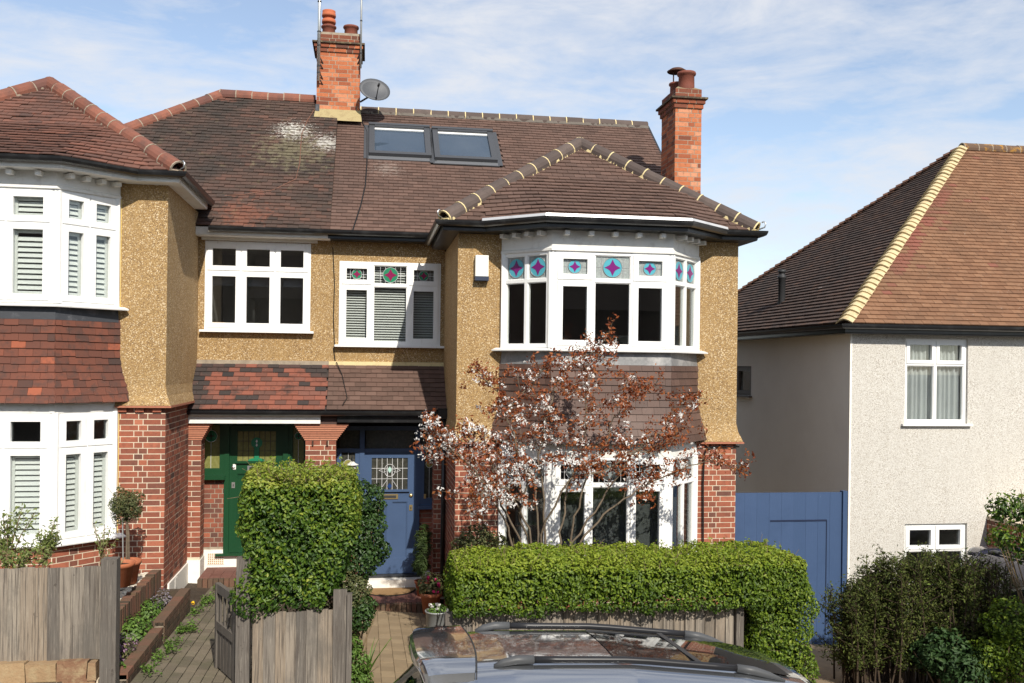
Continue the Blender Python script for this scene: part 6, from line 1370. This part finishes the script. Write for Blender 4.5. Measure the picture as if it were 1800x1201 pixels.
    for x in np.linspace(1.5, 2.72, 12): z = float(np.interp(x, xs, zt)); vv += [(x, f*.43, z+.004-.012*abs(f)**2*1.1) for f in (-1, -.6, -.2, .2, .6, 1)]
    gp.add(vv, [(i*6+j, (i+1)*6+j, (i+1)*6+j+1, i*6+j+1) for i in range(11) for j in range(5)]); pb(gp, 'glass_roof', mat('roof_glass', (.012, .013, .014), .04, spec=.8), True, True)
    pb(MB().box(2.05, 2.09, -.42, .42, float(np.interp(2.07, xs, zt))+.001, float(np.interp(2.07, xs, zt))+.007), 'sunroof_seam', DARKM)

    for s in (-1, 1):
        pb(MB().obox((2.78, s*1.0, .99), (.05, 0, 0), (0, .09, 0), (0, 0, .065)), 'wing_mirror', paint)
        pb(MB().obox((.07, s*.74, .74), (.05, s*.02, 0), (0, .09, 0), (0, 0, .10)), 'tail_light', mat('red_lens', (.35, .01, .01), .15, spec=.7))
        pb(MB().obox((4.22, s*.62, .72), (.09, s*-.06, 0), (0, .13, 0), (0, 0, .06)), 'headlight', mat('clear_lens', (.6, .62, .64), .1, spec=.8))
        for x in (1.75, 2.65): pb(MB().obox((x-.35, s*.915, .86), (.09, 0, 0), (0, .012, 0), (0, 0, .014)), 'door_handle', paint)
        for x in (.82, 3.52):
            Wm = pb(MB().lathe([(.20, -.10), (.30, -.10), (.33, -.07), (.335, 0), (.33, .07), (.30, .10), (.20, .10)], (x, s*.80, .335), 28, axis=Vector((0, 1, 0))), 'wheel', mat('tyre', (.015, .015, .016), .85), True)
            rm = MB().lathe([(0, .085), (.05, .085), (.06, .06), (.18, .07), (.205, .10), (.21, .0), (.0, .0)], (x, s*.80, .335), 24, axis=Vector((0, s, 0)))
            for q in range(5): w = q*1.2566; rm.obox((x+.12*math.cos(w), s*.885, .335+.12*math.sin(w)), (.09*math.cos(w), 0, .09*math.sin(w)), (-.022*math.sin(w), 0, .022*math.cos(w)), (0, .012, 0))
            pb(rm, 'rim', STEEL, True, False, Wm)
    pb(MB().box(-.02, .08, -.72, .72, .32, .52).box(4.34, 4.42, -.66, .66, .28, .5), 'bumper', paint)
    return T
SILV = mat('silver_car_paint', (.40, .415, .44), .10, metal=.9, coat=1.0, spec=.5); NAVY = mat('dark_car_paint', (.03, .03, .055), .25, metal=.4, coat=1.0)
ax = Vector((1, 0, -.075)).normalized(); ay = Vector((0, 1, -.062)); ay = (ay-ax*ay.dot(ax)).normalized(); az = ax.cross(ay)
Mc = Matrix((ax, ay, az)).transposed().to_4x4(); Mc.translation = (.0, 6.25, -3.30)
car(Mc, SILV, 'silver estate car with black roof rails parked along the street')
Md = Matrix((Vector((0, -1, 0)), Vector((1, 0, 0)), Z)).transposed().to_4x4(); Md.translation = (9.8, 15.2-1.6, -4.18)
car(Md, NAVY, 'dark car parked on the drive of the white house')

# ------------------------------------------------------------------ houses and a street tree on the near side, seen only as reflections and shade
def opposite(x0, x1, label, seed):
    H = thing('opposite_house', ((x0+x1)/2, -10, -3.2), label, 'house'); zb = -3.6-.05*x0; zt = 2.4-.05*x0; y = -9.5
    hs = [(w*(x1-x0), w*(x1-x0)+1.5, zb+k, zb+k+1.3) for w in (.12, .42, .68) for k in (1.1, 3.8)]
    holed(MB(), (x1, y, 0), (-1, 0, 0), (0, 1, 0), x1-x0, zb, zt, hs, .25).build('wall', BRICK if seed % 2 else WREN, H)
    for (a, b, c, d) in hs: window(H, (x1-a, y, c), (-1, 0, 0), (0, 1, 0), b-a, d-c, [1, 1], .7, (), proud=-.05, rdep=1.2)
    r = MB(); r.prism([(x0-.2, y+.4, zt), (x0-.2, y-8, zt), (x0-.2, y-3.8, zt+3.2)], (x1-x0+.4, 0, 0)); r.build('roof', TILE_R, H)
    MB().box(x0, x0+.2, y-7.5, y, zb, zt).box(x1-.2, x1, y-7.5, y, zb, zt).box(x0, x1, y-7.6, y-7.5, zb, zt).build('side_wall', WREN, H)
NB = thing('unseen_neighbour_house', (-14, 14, -2.6), 'unseen brick house beyond the left frame edge, added for bay reflections', 'house')  # unseen house added so the bay's side panes reflect dim brick
holed(MB(), (-21, 10.3, 0), (1, 0, 0), (0, -1, 0), 12.4, -3, 3.4, [(2, 3.8, -1.6, -.2), (6.5, 8.8, -1.6, -.2), (2, 3.8, 1.2, 2.6), (6.5, 8.8, 1.2, 2.6)], .25).box(-8.85, -8.6, 10.3, 20, -3, 3.4).box(-21, -20.8, 10.55, 20, -3, 3.4).box(-20.8, -8.85, 19.8, 20, -3, 3.4).build('wall', BRICK, NB)
for (u, w, z) in ((2, 1.8, -1.6), (6.5, 2.3, -1.6), (2, 1.8, 1.2), (6.5, 2.3, 1.2)): window(NB, (-21+u, 10.3, z), (1, 0, 0), (0, -1, 0), w, 1.4, [1, 1], .7, (0, 1), proud=-.03, rdep=1.2)
MB().prism([(-21.3, 9.9, 3.4), (-21.3, 20.4, 3.4), (-21.3, 15.9, 6.6)], (13, 0, 0)).build('roof', TILE_B, NB)
opposite(-16, -5.2, 'brick house across the street, upper one', 1); opposite(-4.6, 5.6, 'brick house across the street, middle one', 5); opposite(6.2, 17, 'brick house across the street, lower one', 3)
shrub('unseen_street_tree', 'unseen street tree outside the right frame edge, placed to shade the hedge', 'tree', [((9.0, 5.4, .4), 1.1), ((8.3, 5.9, .0), .8), ((9.6, 6.1, -.1), .9), ((9.1, 5.2, 1.2), .8), ((10.1, 5.3, .5), .8)], LEAFM, .10, 260, 21., stemc=(9.1, 8.3, -3.95), depth=.35)  # unseen crown placed toward the sun to shade the right hedge

# ------------------------------------------------------------------ repeats of a kind share a group
GROUPS = {'semi_detached_house': 'the semi-detached pair', 'opposite_house': 'houses across the street', 'board_fence': 'board fences along the pavement', 'hedge': 'clipped front hedges', 'shrub': 'shrubs in the front gardens', 'leafy_shrub': 'shrubs under the left bay',
          'potted_plant': 'potted plants by the blue door', 'cable': 'cables on the houses', 'aerial_mast': 'aerial masts on the chimney', 'garden_wall': 'low garden walls', 'parked_car': 'parked cars'}
for o in bpy.data.objects:
    if o.parent is None and o.get('category') and o.name.split('.')[0] in GROUPS: o['group'] = GROUPS[o.name.split('.')[0]]
